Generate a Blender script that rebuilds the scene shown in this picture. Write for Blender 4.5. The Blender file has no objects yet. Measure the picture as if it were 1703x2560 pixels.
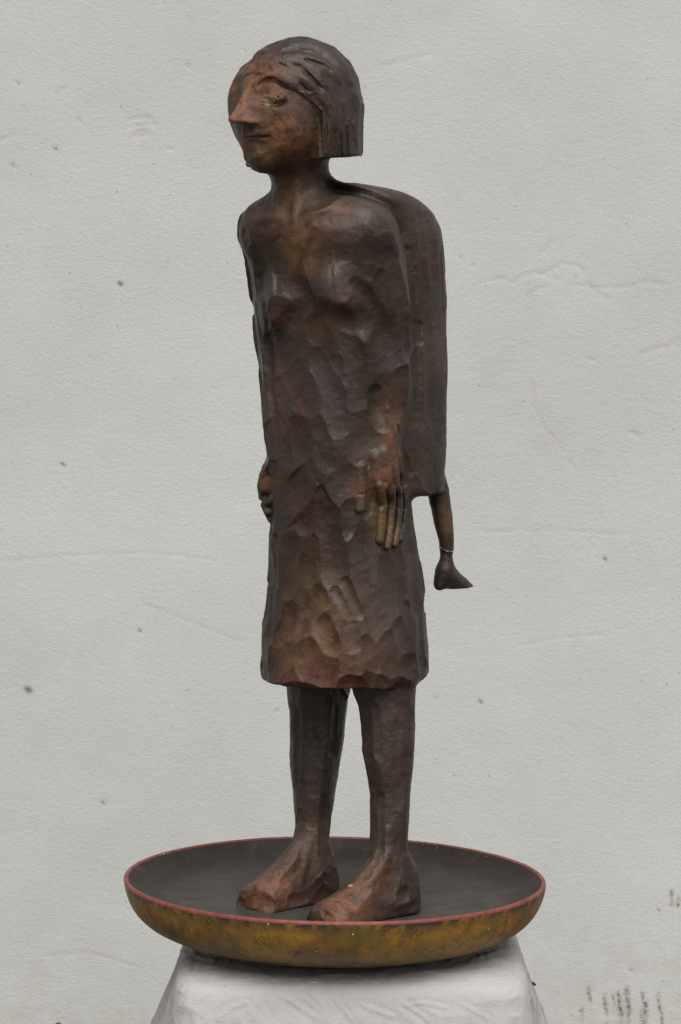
import bpy, math, random, time
import numpy as np
from math import radians, sin, cos, pi

T0 = time.time()
random.seed(7)
rng = np.random.default_rng(11)
SC = bpy.context.scene
COL = SC.collection

# ------------------------------------------------------------------ camera, light
CAM_D, CAM_H, FPX, W0, H0 = 4.0, 1.5, 7041.0, 1703.0, 2560.0
TILT = math.atan((1280.0 - 700.0) / FPX)
cam = bpy.data.cameras.new('camera')
cam.sensor_fit = 'VERTICAL'
cam.sensor_height = 36.0
cam.lens = FPX / H0 * 36.0
cam.clip_end = 200.0
cam.dof.use_dof = False
cam_o = bpy.data.objects.new('camera', cam)
COL.objects.link(cam_o)
cam_o.location = (0, -CAM_D, CAM_H)
cam_o.rotation_euler = (pi / 2 - TILT, 0, 0)
SC.camera = cam_o

SUN_EL = radians(58)                              # high, soft light through cloud, from behind the viewer
world = bpy.data.worlds.new('World')
SC.world = world
world.use_nodes = True
wn, wl = world.node_tree.nodes, world.node_tree.links
bg = wn['Background']
sky = wn.new('ShaderNodeTexSky')
sky.sky_type = 'NISHITA'
sky.sun_disc = False
sky.sun_elevation = SUN_EL
sky.sun_rotation = radians(172)
sky.air_density = 0.6
sky.dust_density = 2.0
sky.ozone_density = 1.0
hsv = wn.new('ShaderNodeHueSaturation')            # cloud cover: almost no blue left
hsv.inputs['Saturation'].default_value = 0.12
wl.new(sky.outputs['Color'], hsv.inputs['Color'])
wl.new(hsv.outputs['Color'], bg.inputs['Color'])
bg.inputs['Strength'].default_value = 0.05

sun = bpy.data.lights.new('sun', 'SUN')
sun.energy = 1.5
sun.angle = radians(60)
sun.color = (1.0, 0.985, 0.96)
sun_o = bpy.data.objects.new('sun', sun)
COL.objects.link(sun_o)
sun_o.rotation_euler = (radians(32), 0, radians(8))

SC.view_settings.view_transform = 'Standard'
SC.view_settings.look = 'None'
SC.view_settings.exposure = 1.13
SC.view_settings.gamma = 1.0

# ------------------------------------------------------------------ projection helpers (photo pixels -> places in the world)
def ray(px, py):
    x, y = (px - W0 / 2) / FPX, (H0 / 2 - py) / FPX
    return np.array([x, cos(TILT) + y * sin(TILT), -sin(TILT) + y * cos(TILT)])

def pt(px, py, Y):
    d = ray(px, py)
    return np.array([0, -CAM_D, CAM_H]) + d * ((Y + CAM_D) / d[1])

def ptz(px, py, z):
    d = ray(px, py)
    return np.array([0, -CAM_D, CAM_H]) + d * ((z - CAM_H) / d[2])

def project(P):
    q = P - np.array([0, -CAM_D, CAM_H])
    dep = q[:, 1] * cos(TILT) - q[:, 2] * sin(TILT)
    up = q[:, 1] * sin(TILT) + q[:, 2] * cos(TILT)
    return W0 / 2 + FPX * q[:, 0] / dep, H0 / 2 - FPX * up / dep, dep

K = 1.0861
def D(x, y): return (x * K, y * K)                       # overview coordinates
def Zm(ox, oy, f): return lambda x, y: (x / f + ox, y / f + oy)
PXM = 0.000568                                           # metres per photo pixel at the statue

# ------------------------------------------------------------------ small utilities
def norm(v):
    v = np.asarray(v, float)
    return v / (np.linalg.norm(v) + 1e-12)

_lat = {}
def vnoise(P, scale, seed=0):
    """smooth value noise in [-1,1] for an (n,3) array"""
    if seed not in _lat:
        _lat[seed] = np.random.default_rng(100 + seed).uniform(-1, 1, (32, 32, 32)).astype(np.float32)
    L = _lat[seed]
    q = P * scale + 1000.0
    i = np.floor(q).astype(np.int64)
    f = (q - i).astype(np.float32)
    f = f * f * (3 - 2 * f)
    i &= 31
    j = (i + 1) & 31
    x0, y0, z0 = i[:, 0], i[:, 1], i[:, 2]
    x1, y1, z1 = j[:, 0], j[:, 1], j[:, 2]
    fx, fy, fz = f[:, 0], f[:, 1], f[:, 2]
    a = L[x0, y0, z0] * (1 - fx) + L[x1, y0, z0] * fx
    b = L[x0, y1, z0] * (1 - fx) + L[x1, y1, z0] * fx
    c = L[x0, y0, z1] * (1 - fx) + L[x1, y0, z1] * fx
    d = L[x0, y1, z1] * (1 - fx) + L[x1, y1, z1] * fx
    return (a * (1 - fy) + b * fy) * (1 - fz) + (c * (1 - fy) + d * fy) * fz

def fbm(P, scale, octaves=4, seed=0):
    s, amp, tot = 0, 1.0, 0
    for o in range(octaves):
        s = s + amp * vnoise(P, scale * 2 ** o, seed + o)
        tot += amp
        amp *= 0.5
    return s / tot

def mesh_from(name, V, Fq, mat, parent=None, normals=None, attrs=None, smooth=True):
    me = bpy.data.meshes.new(name)
    V = np.ascontiguousarray(V, np.float32)
    Fq = np.ascontiguousarray(Fq, np.int32)
    k = Fq.shape[1]
    me.vertices.add(len(V))
    me.vertices.foreach_set('co', V.ravel())
    me.loops.add(Fq.size)
    me.loops.foreach_set('vertex_index', Fq.ravel())
    me.polygons.add(len(Fq))
    me.polygons.foreach_set('loop_start', np.arange(0, Fq.size, k, dtype=np.int32))
    me.polygons.foreach_set('use_smooth', np.full(len(Fq), smooth))
    for an, arr in (attrs or {}).items():
        if arr.ndim == 2:
            a = me.attributes.new(an, 'FLOAT_COLOR', 'POINT')
            a.data.foreach_set('color', np.ascontiguousarray(arr, np.float32).ravel())
        else:
            a = me.attributes.new(an, 'FLOAT', 'POINT')
            a.data.foreach_set('value', np.ascontiguousarray(arr, np.float32))
    me.update(calc_edges=True)
    if normals is not None:
        me.normals_split_custom_set_from_vertices(np.ascontiguousarray(normals, np.float32))
    me.materials.append(mat)
    o = bpy.data.objects.new(name, me)
    COL.objects.link(o)
    o.parent = parent
    return o

def empty(name, loc=(0, 0, 0)):
    o = bpy.data.objects.new(name, None)
    o.empty_display_size = 0.1
    o.location = loc
    COL.objects.link(o)
    return o

def tag(o, label=None, cat=None, group=None, kind=None):
    if label: o['label'] = label
    if cat: o['category'] = cat
    if group: o['group'] = group
    if kind: o['kind'] = kind
    return o

# ------------------------------------------------------------------ materials
class NT:
    def __init__(self, name):
        self.m = bpy.data.materials.new(name)
        self.m.use_nodes = True
        self.n, self.l = self.m.node_tree.nodes, self.m.node_tree.links
        self.b = self.n['Principled BSDF']
        self.tc = self.n.new('ShaderNodeTexCoord').outputs['Object']
    def link(self, a, b): self.l.new(a, b)
    def node(self, t, **kw):
        n = self.n.new(t)
        for k, v in kw.items(): setattr(n, k, v)
        return n
    def sock(self, s, v):
        if hasattr(v, 'is_output'): self.l.new(v, s)
        else: s.default_value = v
    def noise(self, scale, detail=4, rough=0.55, vec=None, dist=0.0):
        n = self.node('ShaderNodeTexNoise')
        self.sock(n.inputs['Vector'], vec if vec is not None else self.tc)
        n.inputs['Scale'].default_value = scale
        n.inputs['Detail'].default_value = detail
        n.inputs['Roughness'].default_value = rough
        n.inputs['Distortion'].default_value = dist
        return n.outputs['Fac']
    def voro(self, scale, vec=None, feature='F1'):
        n = self.node('ShaderNodeTexVoronoi', feature=feature)
        self.sock(n.inputs['Vector'], vec if vec is not None else self.tc)
        n.inputs['Scale'].default_value = scale
        return n.outputs['Distance']
    def mapped(self, scale=(1, 1, 1), rot=(0, 0, 0)):
        n = self.node('ShaderNodeMapping')
        self.link(self.tc, n.inputs['Vector'])
        n.inputs['Scale'].default_value = scale
        n.inputs['Rotation'].default_value = rot
        return n.outputs['Vector']
    def ramp(self, v, a, b, lo=0.0, hi=1.0):
        n = self.node('ShaderNodeMapRange')
        n.interpolation_type = 'SMOOTHSTEP'
        self.sock(n.inputs['Value'], v)
        for k, x in (('From Min', a), ('From Max', b), ('To Min', lo), ('To Max', hi)): n.inputs[k].default_value = x
        return n.outputs['Result']
    def math(self, op, a, b=0.0, clamp=False):
        n = self.node('ShaderNodeMath', operation=op)
        n.use_clamp = clamp
        self.sock(n.inputs[0], a)
        self.sock(n.inputs[1], b)
        return n.outputs[0]
    def mix(self, fac, a, b, blend='MIX'):
        n = self.node('ShaderNodeMix', data_type='RGBA', blend_type=blend)
        self.sock(n.inputs[0], fac)
        for s, v in ((n.inputs[6], a), (n.inputs[7], b)):
            if isinstance(v, tuple): v = (v + (1.0,))[:4]
            self.sock(s, v)
        return n.outputs[2]
    def attr(self, name):
        n = self.node('ShaderNodeAttribute', attribute_name=name)
        return n
    def bump(self, h, dist, strength=1.0, prev=None):
        n = self.node('ShaderNodeBump')
        n.inputs['Strength'].default_value = strength
        n.inputs['Distance'].default_value = dist
        self.sock(n.inputs['Height'], h)
        if prev is not None: self.link(prev, n.inputs['Normal'])
        return n.outputs['Normal']
    def out(self, color=None, rough=None, normal=None, spec=None):
        if color is not None: self.sock(self.b.inputs['Base Color'], color if not isinstance(color, tuple) else (color + (1.0,))[:4])
        if rough is not None: self.sock(self.b.inputs['Roughness'], rough)
        if normal is not None: self.sock(self.b.inputs['Normal'], normal)
        if spec is not None: self.b.inputs['Specular IOR Level'].default_value = spec
        return self.m

def statue_material(name='patinated_clay', ochre_c=(0.150, 0.085, 0.026)):
    t = NT(name)
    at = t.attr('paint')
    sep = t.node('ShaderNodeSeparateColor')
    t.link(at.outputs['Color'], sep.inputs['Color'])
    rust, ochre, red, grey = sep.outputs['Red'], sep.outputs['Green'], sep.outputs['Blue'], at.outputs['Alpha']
    wear = t.attr('wear').outputs['Fac']
    big = t.noise(14, 5, 0.6)
    mid = t.noise(60, 5, 0.6)
    fine = t.noise(420, 4, 0.65)
    streak = t.noise(90, 4, 0.6, vec=t.mapped((1, 1, 0.22)))
    c = t.mix(t.ramp(big, 0.35, 0.68), (0.0245, 0.0138, 0.0085), (0.0430, 0.0262, 0.0170))
    c = t.mix(t.math('MULTIPLY', grey, t.ramp(mid, 0.2, 0.7, 0.6, 1.0)), c, (0.060, 0.046, 0.039))  # grey channel: soft sheen painted into the base colour
    c = t.mix(t.ramp(streak, 0.55, 0.78, 0, 0.55), c, (0.034, 0.020, 0.011))
    brush = t.math('ADD', t.math('MULTIPLY', t.ramp(fine, 0.35, 0.65), 0.5), t.math('MULTIPLY', t.ramp(mid, 0.35, 0.62), 0.6))
    c = t.mix(t.math('MULTIPLY', rust, brush, True), c, (0.200, 0.080, 0.036))
    c = t.mix(t.math('MULTIPLY', ochre, brush, True), c, ochre_c)
    c = t.mix(t.math('MULTIPLY', red, brush, True), c, (0.140, 0.026, 0.016))
    c = t.mix(t.math('MULTIPLY', t.ramp(wear, 0.25, 1.0), t.ramp(mid, 0.3, 0.6, 0.05, 0.5)), c, (0.10, 0.058, 0.037))
    dots = t.voro(150)
    c = t.mix(t.math('MULTIPLY', t.ramp(dots, 0.0, 0.13, 1, 0), t.ramp(t.noise(23, 2), 0.55, 0.62), True), c, (0.30, 0.28, 0.25))
    pits = t.voro(70)
    pit = t.math('MULTIPLY', t.ramp(pits, 0.03, 0.12, 1, 0), t.ramp(t.noise(9, 3), 0.5, 0.6), True)
    c = t.mix(pit, c, (0.006, 0.004, 0.003))
    h = t.math('ADD', t.math('MULTIPLY', fine, 0.5), t.math('MULTIPLY', t.noise(900, 2, 0.6), 0.4))
    n1 = t.bump(h, 0.0011, 0.75)
    n2 = t.bump(mid, 0.0024, 0.6, n1)
    n3 = t.bump(t.math('MULTIPLY', pit, -1), 0.002, 0.8, n2)
    r = t.ramp(mid, 0.3, 0.7, 0.38, 0.54)
    r = t.math('ADD', r, t.math('MULTIPLY', rust, 0.12))
    return t.out(c, r, n3, 0.42)

M_STATUE = statue_material()
M_EYE = statue_material('pale_ochre_eye', (0.27, 0.205, 0.095))

# ------------------------------------------------------------------ volume sculpting
class Vol:
    def __init__(s, lo, hi, h):
        s.lo = np.asarray(lo, float)
        s.h = h
        s.n = np.ceil((np.asarray(hi) - s.lo) / h).astype(int) + 1
        s.F = np.full(s.n, 0.08, np.float32)
        s.Dm = np.full(s.n, 0.06, np.float32)
        s.L = np.zeros(s.n, np.uint8)
        s.ax = [(s.lo[i] + h * np.arange(s.n[i])).astype(np.float32) for i in range(3)]
    def sl(s, lo, hi, pad):
        a = np.maximum(np.floor((np.asarray(lo) - pad - s.lo) / s.h).astype(int), 0)
        b = np.minimum(np.ceil((np.asarray(hi) + pad - s.lo) / s.h).astype(int) + 1, s.n)
        if (b - a <= 0).any(): return None
        return tuple(slice(a[i], b[i]) for i in range(3))
    def apply(s, op):
        fn, lo, hi, mode, k, tg = op
        S = s.sl(lo, hi, 2.2 * max(k, .025 if (tg and mode == 'add') else 0) + 2 * s.h + 0.004)
        if S is None: return
        X = s.ax[0][S[0]][:, None, None]; Y = s.ax[1][S[1]][None, :, None]; Z = s.ax[2][S[2]][None, None, :]
        d = fn(X, Y, Z)
        d = np.broadcast_to(d, s.F[S].shape).astype(np.float32, copy=False)
        f = s.F[S]
        if mode == 'add':
            if tg:
                m = d < s.Dm[S]
                s.Dm[S] = np.where(m, d, s.Dm[S])
                s.L[S] = np.where(m, tg, s.L[S])
            if k > 0:
                hh = np.maximum(k - np.abs(f - d), 0) / k
                s.F[S] = np.minimum(f, d) - hh * hh * (k * 0.25)
            else: s.F[S] = np.minimum(f, d)
        elif mode == 'sub':
            d = -d
            if k > 0:
                hh = np.maximum(k - np.abs(f - d), 0) / k
                s.F[S] = np.maximum(f, d) + hh * hh * (k * 0.25)
            else: s.F[S] = np.maximum(f, d)
        elif mode == 'tag':
            s.L[S] = np.where((d < 0) & (np.abs(f) < 0.02), tg, s.L[S])

def nets(vol):
    F, h = vol.F, vol.h
    s = F < 0
    c = np.zeros(np.array(F.shape) - 1, np.uint8)
    sb = s.view(np.uint8)
    corners = [(i, j, k) for i in (0, 1) for j in (0, 1) for k in (0, 1)]
    nx, ny, nz = c.shape
    for (i, j, k) in corners: c += sb[i:i + nx, j:j + ny, k:k + nz]
    I, J, Kk = np.nonzero((c > 0) & (c < 8))
    n = len(I)
    V = np.stack([F[I + i, J + j, Kk + k] for (i, j, k) in corners])
    acc = np.zeros((n, 3)); cnt = np.zeros(n)
    for a in range(8):
        for b in range(a + 1, 8):
            df = [corners[b][q] - corners[a][q] for q in range(3)]
            if sum(abs(x) for x in df) != 1: continue
            va, vb = V[a], V[b]
            m = (va < 0) != (vb < 0)
            t = np.where(m, va / np.where(m, va - vb, 1), 0)
            for q in range(3): acc[:, q] += m * (corners[a][q] + df[q] * t)
            cnt += m
    P = acc / cnt[:, None]
    g = np.stack([V[4:].mean(0) - V[:4].mean(0),
                  V[[2, 3, 6, 7]].mean(0) - V[[0, 1, 4, 5]].mean(0),
                  V[1::2].mean(0) - V[0::2].mean(0)], 1)
    g /= np.linalg.norm(g, axis=1)[:, None] + 1e-12
    lab = vol.L[I + (P[:, 0] > .5), J + (P[:, 1] > .5), Kk + (P[:, 2] > .5)]
    vid = np.full(c.shape, -1, np.int32)
    vid[I, J, Kk] = np.arange(n, dtype=np.int32)
    P = vol.lo + h * (np.stack([I, J, Kk], 1) + P)
    quads = []
    for ax in range(3):
        sl0 = [slice(1, -1)] * 3; sl1 = [slice(1, -1)] * 3
        sl0[ax] = slice(0, -1); sl1[ax] = slice(1, None)
        a, b = s[tuple(sl0)], s[tuple(sl1)]
        e = np.array(np.nonzero(a != b))
        inside = a[tuple(e)]
        e = e.copy()
        u, v = [q for q in range(3) if q != ax]
        e[u] += 1; e[v] += 1
        def cell(du, dv):
            q = e.copy(); q[u] += du; q[v] += dv
            return vid[q[0], q[1], q[2]]
        qd = np.stack([cell(-1, -1), cell(0, -1), cell(0, 0), cell(-1, 0)], 1)
        flip = inside if ax != 1 else ~inside
        qd = np.where(flip[:, None], qd, qd[:, ::-1])
        quads.append(qd)
    Q = np.concatenate(quads)
    return P, g, lab, Q[(Q >= 0).all(1)]

def smax(a, b, k):
    h = np.maximum(k - np.abs(a - b), 0) / k
    return np.maximum(a, b) + h * h * k * 0.25
def smin(a, b, k): return -smax(-a, -b, k)

def in_frame(O, R):
    """world grid -> local coordinates; R rows are the local axes"""
    O = np.asarray(O, np.float32); R = np.asarray(R, np.float32)
    def f(X, Y, Z):
        x, y, z = X - O[0], Y - O[1], Z - O[2]
        return tuple(R[i, 0] * x + R[i, 1] * y + R[i, 2] * z for i in range(3))
    return f

def bounds(O, R, lo, hi):
    R = np.asarray(R, float)
    c = np.array([[a, b, d] for a in (lo[0], hi[0]) for b in (lo[1], hi[1]) for d in (lo[2], hi[2])]) @ R + O
    return c.min(0), c.max(0)

def ellipsoid(O, R, c, r, k=0.01, tg=0, mode='add'):
    c = np.asarray(c, float); r = np.asarray(r, float)
    fr = in_frame(O, R)
    def fn(X, Y, Z):
        a, b, d = fr(X, Y, Z)
        a, b, d = a - c[0], b - c[1], d - c[2]
        k0 = np.sqrt((a / r[0]) ** 2 + (b / r[1]) ** 2 + (d / r[2]) ** 2)
        k1 = np.sqrt((a / r[0] ** 2) ** 2 + (b / r[1] ** 2) ** 2 + (d / r[2] ** 2) ** 2) + 1e-9
        return k0 * (k0 - 1) / k1
    lo, hi = bounds(O, R, c - r, c + r)
    return (fn, lo, hi, mode, k, tg)

def chain(P, r, k=0.01, tg=0, mode='add'):
    """round-cone chain through world points P with radii r"""
    P = [np.asarray(p, np.float32) for p in P]
    r = [float(x) for x in (r if hasattr(r, '__len__') else [r] * len(P))]
    def fn(X, Y, Z):
        best = None
        if len(P) == 1:
            return np.sqrt((X - P[0][0]) ** 2 + (Y - P[0][1]) ** 2 + (Z - P[0][2]) ** 2) - r[0]
        for a, b, ra, rb in zip(P[:-1], P[1:], r[:-1], r[1:]):
            ab = b - a
            L2 = float(ab @ ab) + 1e-12
            x, y, z = X - a[0], Y - a[1], Z - a[2]
            t = np.clip((x * ab[0] + y * ab[1] + z * ab[2]) / L2, 0, 1)
            d = np.sqrt((x - t * ab[0]) ** 2 + (y - t * ab[1]) ** 2 + (z - t * ab[2]) ** 2) - (ra + (rb - ra) * t)
            best = d if best is None else np.minimum(best, d)
        return best
    A = np.array(P)
    rr = np.array(r)[:, None]
    return (fn, (A - rr).min(0), (A + rr).max(0), mode, k, tg)

def gouge(P, R, limit, k):
    """a big-radius tool that only bites within limit of its path on the surface (P: tool centres, limit: [(point, radius)])"""
    fn0 = chain(P, R)[0]
    lim = chain([p for p, _ in limit], [r for _, r in limit])
    def fn(X, Y, Z): return np.maximum(fn0(X, Y, Z), lim[0](X, Y, Z))
    return (fn, lim[1], lim[2], 'sub', k, 0)

def planes(O, R, pts_n, lo, hi, k=0.006, ke=0.003, tg=0, mode='add'):
    """convex body from local planes [(normal, offset)]"""
    fr = in_frame(O, R)
    def fn(X, Y, Z):
        a, b, d = fr(X, Y, Z)
        best = None
        for nn, off in pts_n:
            v = a * nn[0] + b * nn[1] + d * nn[2] - off
            best = v if best is None else smax(best, v, ke)
        return best
    l, h = bounds(O, R, lo, hi)
    return (fn, l, h, mode, k, tg)

# ------------------------------------------------------------------ statue: base volumes
(HEAD, HAIR, EYE1, EYE2, NOSE, MOUTH, NECK, DRESS, ARM_L, HAND_L, THUMB, F1, F2, F3, F4, ARM_R, HAND_R, FR1, CAPE,
 LEG_L, FOOT_L, LEG_R, FOOT_R, DLEG1, DFOOT1, DLEG2, DFOOT2) = range(1, 28)
YAW = radians(40)
U3 = np.array([cos(YAW), -sin(YAW), 0]); V3 = np.array([-sin(YAW), -cos(YAW), 0]); Z3 = np.array([0, 0, 1.0])
BOWL_TOP_FLOOR = 0.607
ops1 = []

def support(A, B, n):
    th = np.linspace(0, 2 * pi, 721)
    c, s = np.cos(th), np.sin(th)
    u = A * np.sign(c) * np.abs(c) ** (2 / n); v = B * np.sign(s) * np.abs(s) ** (2 / n)
    return (U3[0] * u + V3[0] * v).max()

def solve_A(W, B, n):
    lo, hi = 0.01, 0.3
    for _ in range(40):
        m = (lo + hi) / 2
        if support(m, B, n) < W: lo = m
        else: hi = m
    return lo

def sm_interp(z, zs, vals):
    """smooth row interpolation as a dense lookup"""
    o = np.argsort(zs); zs = np.asarray(zs)[o]; vals = np.asarray(vals)[o]
    g = np.linspace(zs[0] - .03, zs[-1] + .03, 600)
    v = np.interp(g, zs, vals)
    ker = np.hanning(31); ker /= ker.sum()
    v = np.convolve(np.pad(v, 15, mode='edge'), ker, 'valid')
    return np.interp(z, g, v)

def loft(rows, ztop, zbot, kcap, k, tg, spec):
    """rows of (z, cx, cy, A, B, n) in the body frame"""
    R = np.array(rows)
    def fn(X, Y, Z):
        z = Z
        cx, cy, A, B, n = (sm_interp(z, R[:, 0], R[:, i]).astype(np.float32) for i in range(1, 6))
        x, y = X - cx, Y - cy
        u = U3[0] * x + U3[1] * y
        v = V3[0] * x + V3[1] * y
        q = ((np.abs(u) / A) ** n + (np.abs(v) / B) ** n) ** (1 / n)
        L = np.sqrt(u * u + v * v)
        d = L - L / np.maximum(q, 1e-3)
        d = d * 0.93
        d = smax(d, Z - ztop, kcap)
        return smax(d, zbot - Z, kcap * 0.7)
    ex = R[:, 3].max() + R[:, 4].max() * 0.8
    lo = np.array([R[:, 1].min() - ex, R[:, 2].min() - ex, zbot]); hi = np.array([R[:, 1].max() + ex, R[:, 2].max() + ex, ztop])
    return (fn, lo, hi, 'add', k, tg)

# torso with the dress (photo rows: y, left edge, right edge, half depth)
T_ROWS = [(452, 640, 842, .048), (462, 612, 872, .058), (476, 588, 892, .066), (492, 567, 904, .071), (520, 557, 915, .074), (560, 557, 925, .076), (600, 567, 933, .077),
          (700, 580, 941, .078), (800, 590, 945, .080), (900, 603, 944, .084), (1000, 613, 938, .088), (1100, 617, 942, .092),
          (1200, 623, 951, .096), (1300, 623, 967, .100), (1400, 614, 979, .106), (1480, 605, 985, .111), (1560, 605, 986, .114), (1600, 609, 984, .114)]
rows = []
for (y, l, r, B) in T_ROWS:
    cxd = (l + r) / 2
    cY = -1.1 * (795.5 - cxd) * PXM * K
    pl, pr = pt(l * K, y * K, cY), pt(r * K, y * K, cY)
    n = 2.5
    A = solve_A((pr[0] - pl[0]) / 2, B, n)
    rows.append((pl[2], (pl[0] + pr[0]) / 2, cY, A, B, n))
Z_HEM = pt(800 * K, 1584 * K, -.10)[2]
Z_SHO = pt(700 * K, 452 * K, -.03)[2]
ops1.append(loft(rows, Z_SHO, Z_HEM, 0.02, 0.0, DRESS, None))
TORSO_ROWS = np.array(rows)

# the slab on the back
C_ROWS = [(427, 800, .035, .022), (431, 860, .055, .030), (438, 905, .074, .040), (460, 958, .092, .055), (490, 993, .098, .062), (530, 1013, .100, .065),
          (600, 1021, .101, .066), (700, 1025, .102, .067), (860, 1027, .102, .068), (1000, 1025, .102, .068), (1140, 1018, .100, .066)]
rows = []
for (y, r, A, B) in C_ROWS:
    n = 3.2
    cY = 0.075
    pr = pt(r * K, y * K, cY)
    tz = pr[2]
    bx = np.interp(tz, TORSO_ROWS[::-1, 0], TORSO_ROWS[::-1, 1]); by = np.interp(tz, TORSO_ROWS[::-1, 0], TORSO_ROWS[::-1, 2])
    cx = pr[0] - support(A, B, n)
    t = (cx - bx) / (-V3[0])                     # how far behind the body axis
    rows.append((tz, cx, by - V3[1] * t, A, B, n))
Z_CAPE = pt(985 * K, 1131 * K, .07)[2]
ops1.append(loft(rows, pt(800 * K, 425 * K, .05)[2], Z_CAPE, 0.012, 0.012, CAPE, None))
CAPE_ROWS = np.array(rows)
ops1.append(chain([pt(735 * K, 470 * K, -.005), pt(800 * K, 474 * K, .02), pt(880 * K, 482 * K, .045)], [.026, .026, .024], .03, CAPE))
ops1.append(chain([pt(850 * K, 486 * K, .01), pt(900 * K, 516 * K, .022), pt(930 * K, 575 * K, .03)], [.022, .022, .018], .03, CAPE))

# head ----------------------------------------------------------------
HY = radians(52)
HF = np.array([-sin(HY), -cos(HY), 0]); HL = np.array([cos(HY), -sin(HY), 0])
HR = np.array([HL, HF, Z3])
HO = pt(680 * K, 240 * K, -.072)
ops1.append(ellipsoid(HO, HR, (0, -.003, .012), (.072, .0815, .076), 0, HEAD))
ops1.append(ellipsoid(HO, HR, (0, .0185, -.030), (.0660, .0690, .0625), .02, HEAD))
ops1.append(ellipsoid(HO, HR, (0, .057, -.074), (.022, .021, .021), .02, HEAD))
# neck
nb, nt_ = pt(694 * K, 490 * K, -.035), pt(688 * K, 405 * K, -.062)
ops1.append(chain([nb, (nb * .45 + nt_ * .55), nt_ + (0, 0, .03)], [.042, .0375, .039], .030, NECK))
def hair_fn():
    fr = in_frame(HO, HR)
    def fn(X, Y, Z):
        a, b, c = fr(X, Y, Z)
        r = np.array([.078, .0890, .079]); o = (0, -.008, .0125)
        k0 = np.sqrt(((a - o[0]) / r[0]) ** 2 + ((b - o[1]) / r[1]) ** 2 + ((c - o[2]) / r[2]) ** 2)
        k1 = np.sqrt(((a - o[0]) / r[0] ** 2) ** 2 + ((b - o[1]) / r[1] ** 2) ** 2 + ((c - o[2]) / r[2] ** 2) ** 2) + 1e-9
        e = k0 * (k0 - 1) / k1
        fl = 1 + 0.02 * np.clip((.013 - c) / .05, 0, 1) - .05 * np.clip((-.04 - c) / .035, 0, 1)     # the bob turns in at the jaw
        q = (np.abs(a / (.078 * fl)) ** 2.15 + np.abs((b + .008) / (.0885 * fl)) ** 2.15) ** (1 / 2.15)
        L = np.sqrt(a * a + (b + .008) ** 2)
        bob = (L - L / np.maximum(q, 1e-3)) * .93
        bob = np.where(c > .0125, e, bob)
        bob = smax(bob, -.0765 - .075 * b - .10 * (b + .03) * (a < 0) - c, .006)
        d = bob
        front = np.where(a > 0, .012, .040)
        hl = .048 + .85 * (b - .085)
        cut = np.minimum(b - front - .06 * np.maximum(c, 0) * 0, hl - c)                # keep hair above the hairline or behind the ear line
        return smax(d, cut, .003)
    l, h = bounds(HO, HR, (-.09, -.12, -.10), (.09, .09, .125))
    return (fn, l, h, 'add', .003, HAIR)
ops1.append(hair_fn())
far = ellipsoid(HO, HR, (-.052, .021, -.002), (.036, .050, .066), .012, HEAD)
ops1.append(far)

def tri_plane(p, q, r, inside):
    p, q, r, inside = (np.asarray(x, float) for x in (p, q, r, inside))
    n = np.cross(q - p, r - p); n /= np.linalg.norm(n)
    if n @ (inside - p) > 0: n = -n
    return (n, n @ p)
br, tip, al, ar_, bk = (0, .0770, .034), (0, .1180, -.0275), (.0265, .0850, -.0315), (-.0265, .0850, -.0315), (0, .070, .0)
ins = (0, .090, -.020)
NOSE_PL = [tri_plane(br, tip, al, ins), tri_plane(br, tip, ar_, ins), tri_plane(tip, al, ar_, ins), tri_plane((.0265, .062, -.03), (-.0265, .062, -.03), (0, .062, .03), ins)]
for sgn in (1, -1):                                       # eye hollows
    ops1.append(ellipsoid(HO, HR, (sgn * .037, .1030, .010), (.030, .030, .022), .008, 0, 'sub'))
ops1.append(planes(HO, HR, NOSE_PL, (-.029, .055, -.036), (.029, .121, .040), .006, .0060, NOSE))
for sgn, tg in ((1, EYE1), (-1, EYE2)):
    ops1.append(ellipsoid(HO, HR, (sgn * .041, .0615 - .001 * (sgn < 0), .003), (.0165, .0105, .0080), .003, tg))

# legs ----------------------------------------------------------------
def leg(rws, cYs, tgt, seed):
    r_ = random.Random(seed)
    angs = [i * 2 * pi / 8 + r_.uniform(-.12, .12) for i in range(8)]
    mult = [r_.uniform(.95, 1.04) for _ in angs]
    dirs = [(cos(a), sin(a)) for a in angs]
    sx = max(m for (c, s), m in zip(dirs, mult) if c > .7) ; sxl = max(m for (c, s), m in zip(dirs, mult) if c < -.7)
    rs = []
    for (y, l, r) in rws:
        f = (y - rws[0][0]) / (rws[-1][0] - rws[0][0])
        cY = cYs[0] + (cYs[1] - cYs[0]) * f
        pl, pr = pt(l * K, y * K, cY), pt(r * K, y * K, cY)
        rs.append((pl[2], (pl[0] + pr[0]) / 2, cY, (pr[0] - pl[0]) / 2 / 1.015))
    R = np.array(rs)
    def fn(X, Y, Z):
        cx, cy, rr = (sm_interp(Z, R[:, 0], R[:, i]).astype(np.float32) for i in (1, 2, 3))
        x, y = X - cx, Y - cy
        best = None
        for (c, s), m in zip(dirs, mult):
            v = x * c + y * s - rr * m
            best = v if best is None else smax(best, v, .007)
        return smax(best, np.maximum(Z - R[:, 0].max(), R[:, 0].min() - Z), .004)
    ex = R[:, 3].max() * 1.15
    return (fn, np.array([R[:, 1].min() - ex, R[:, 2].min() - ex, R[:, 0].min()]), np.array([R[:, 1].max() + ex, R[:, 2].max() + ex, R[:, 0].max()]), 'add', .012, tgt)

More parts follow.
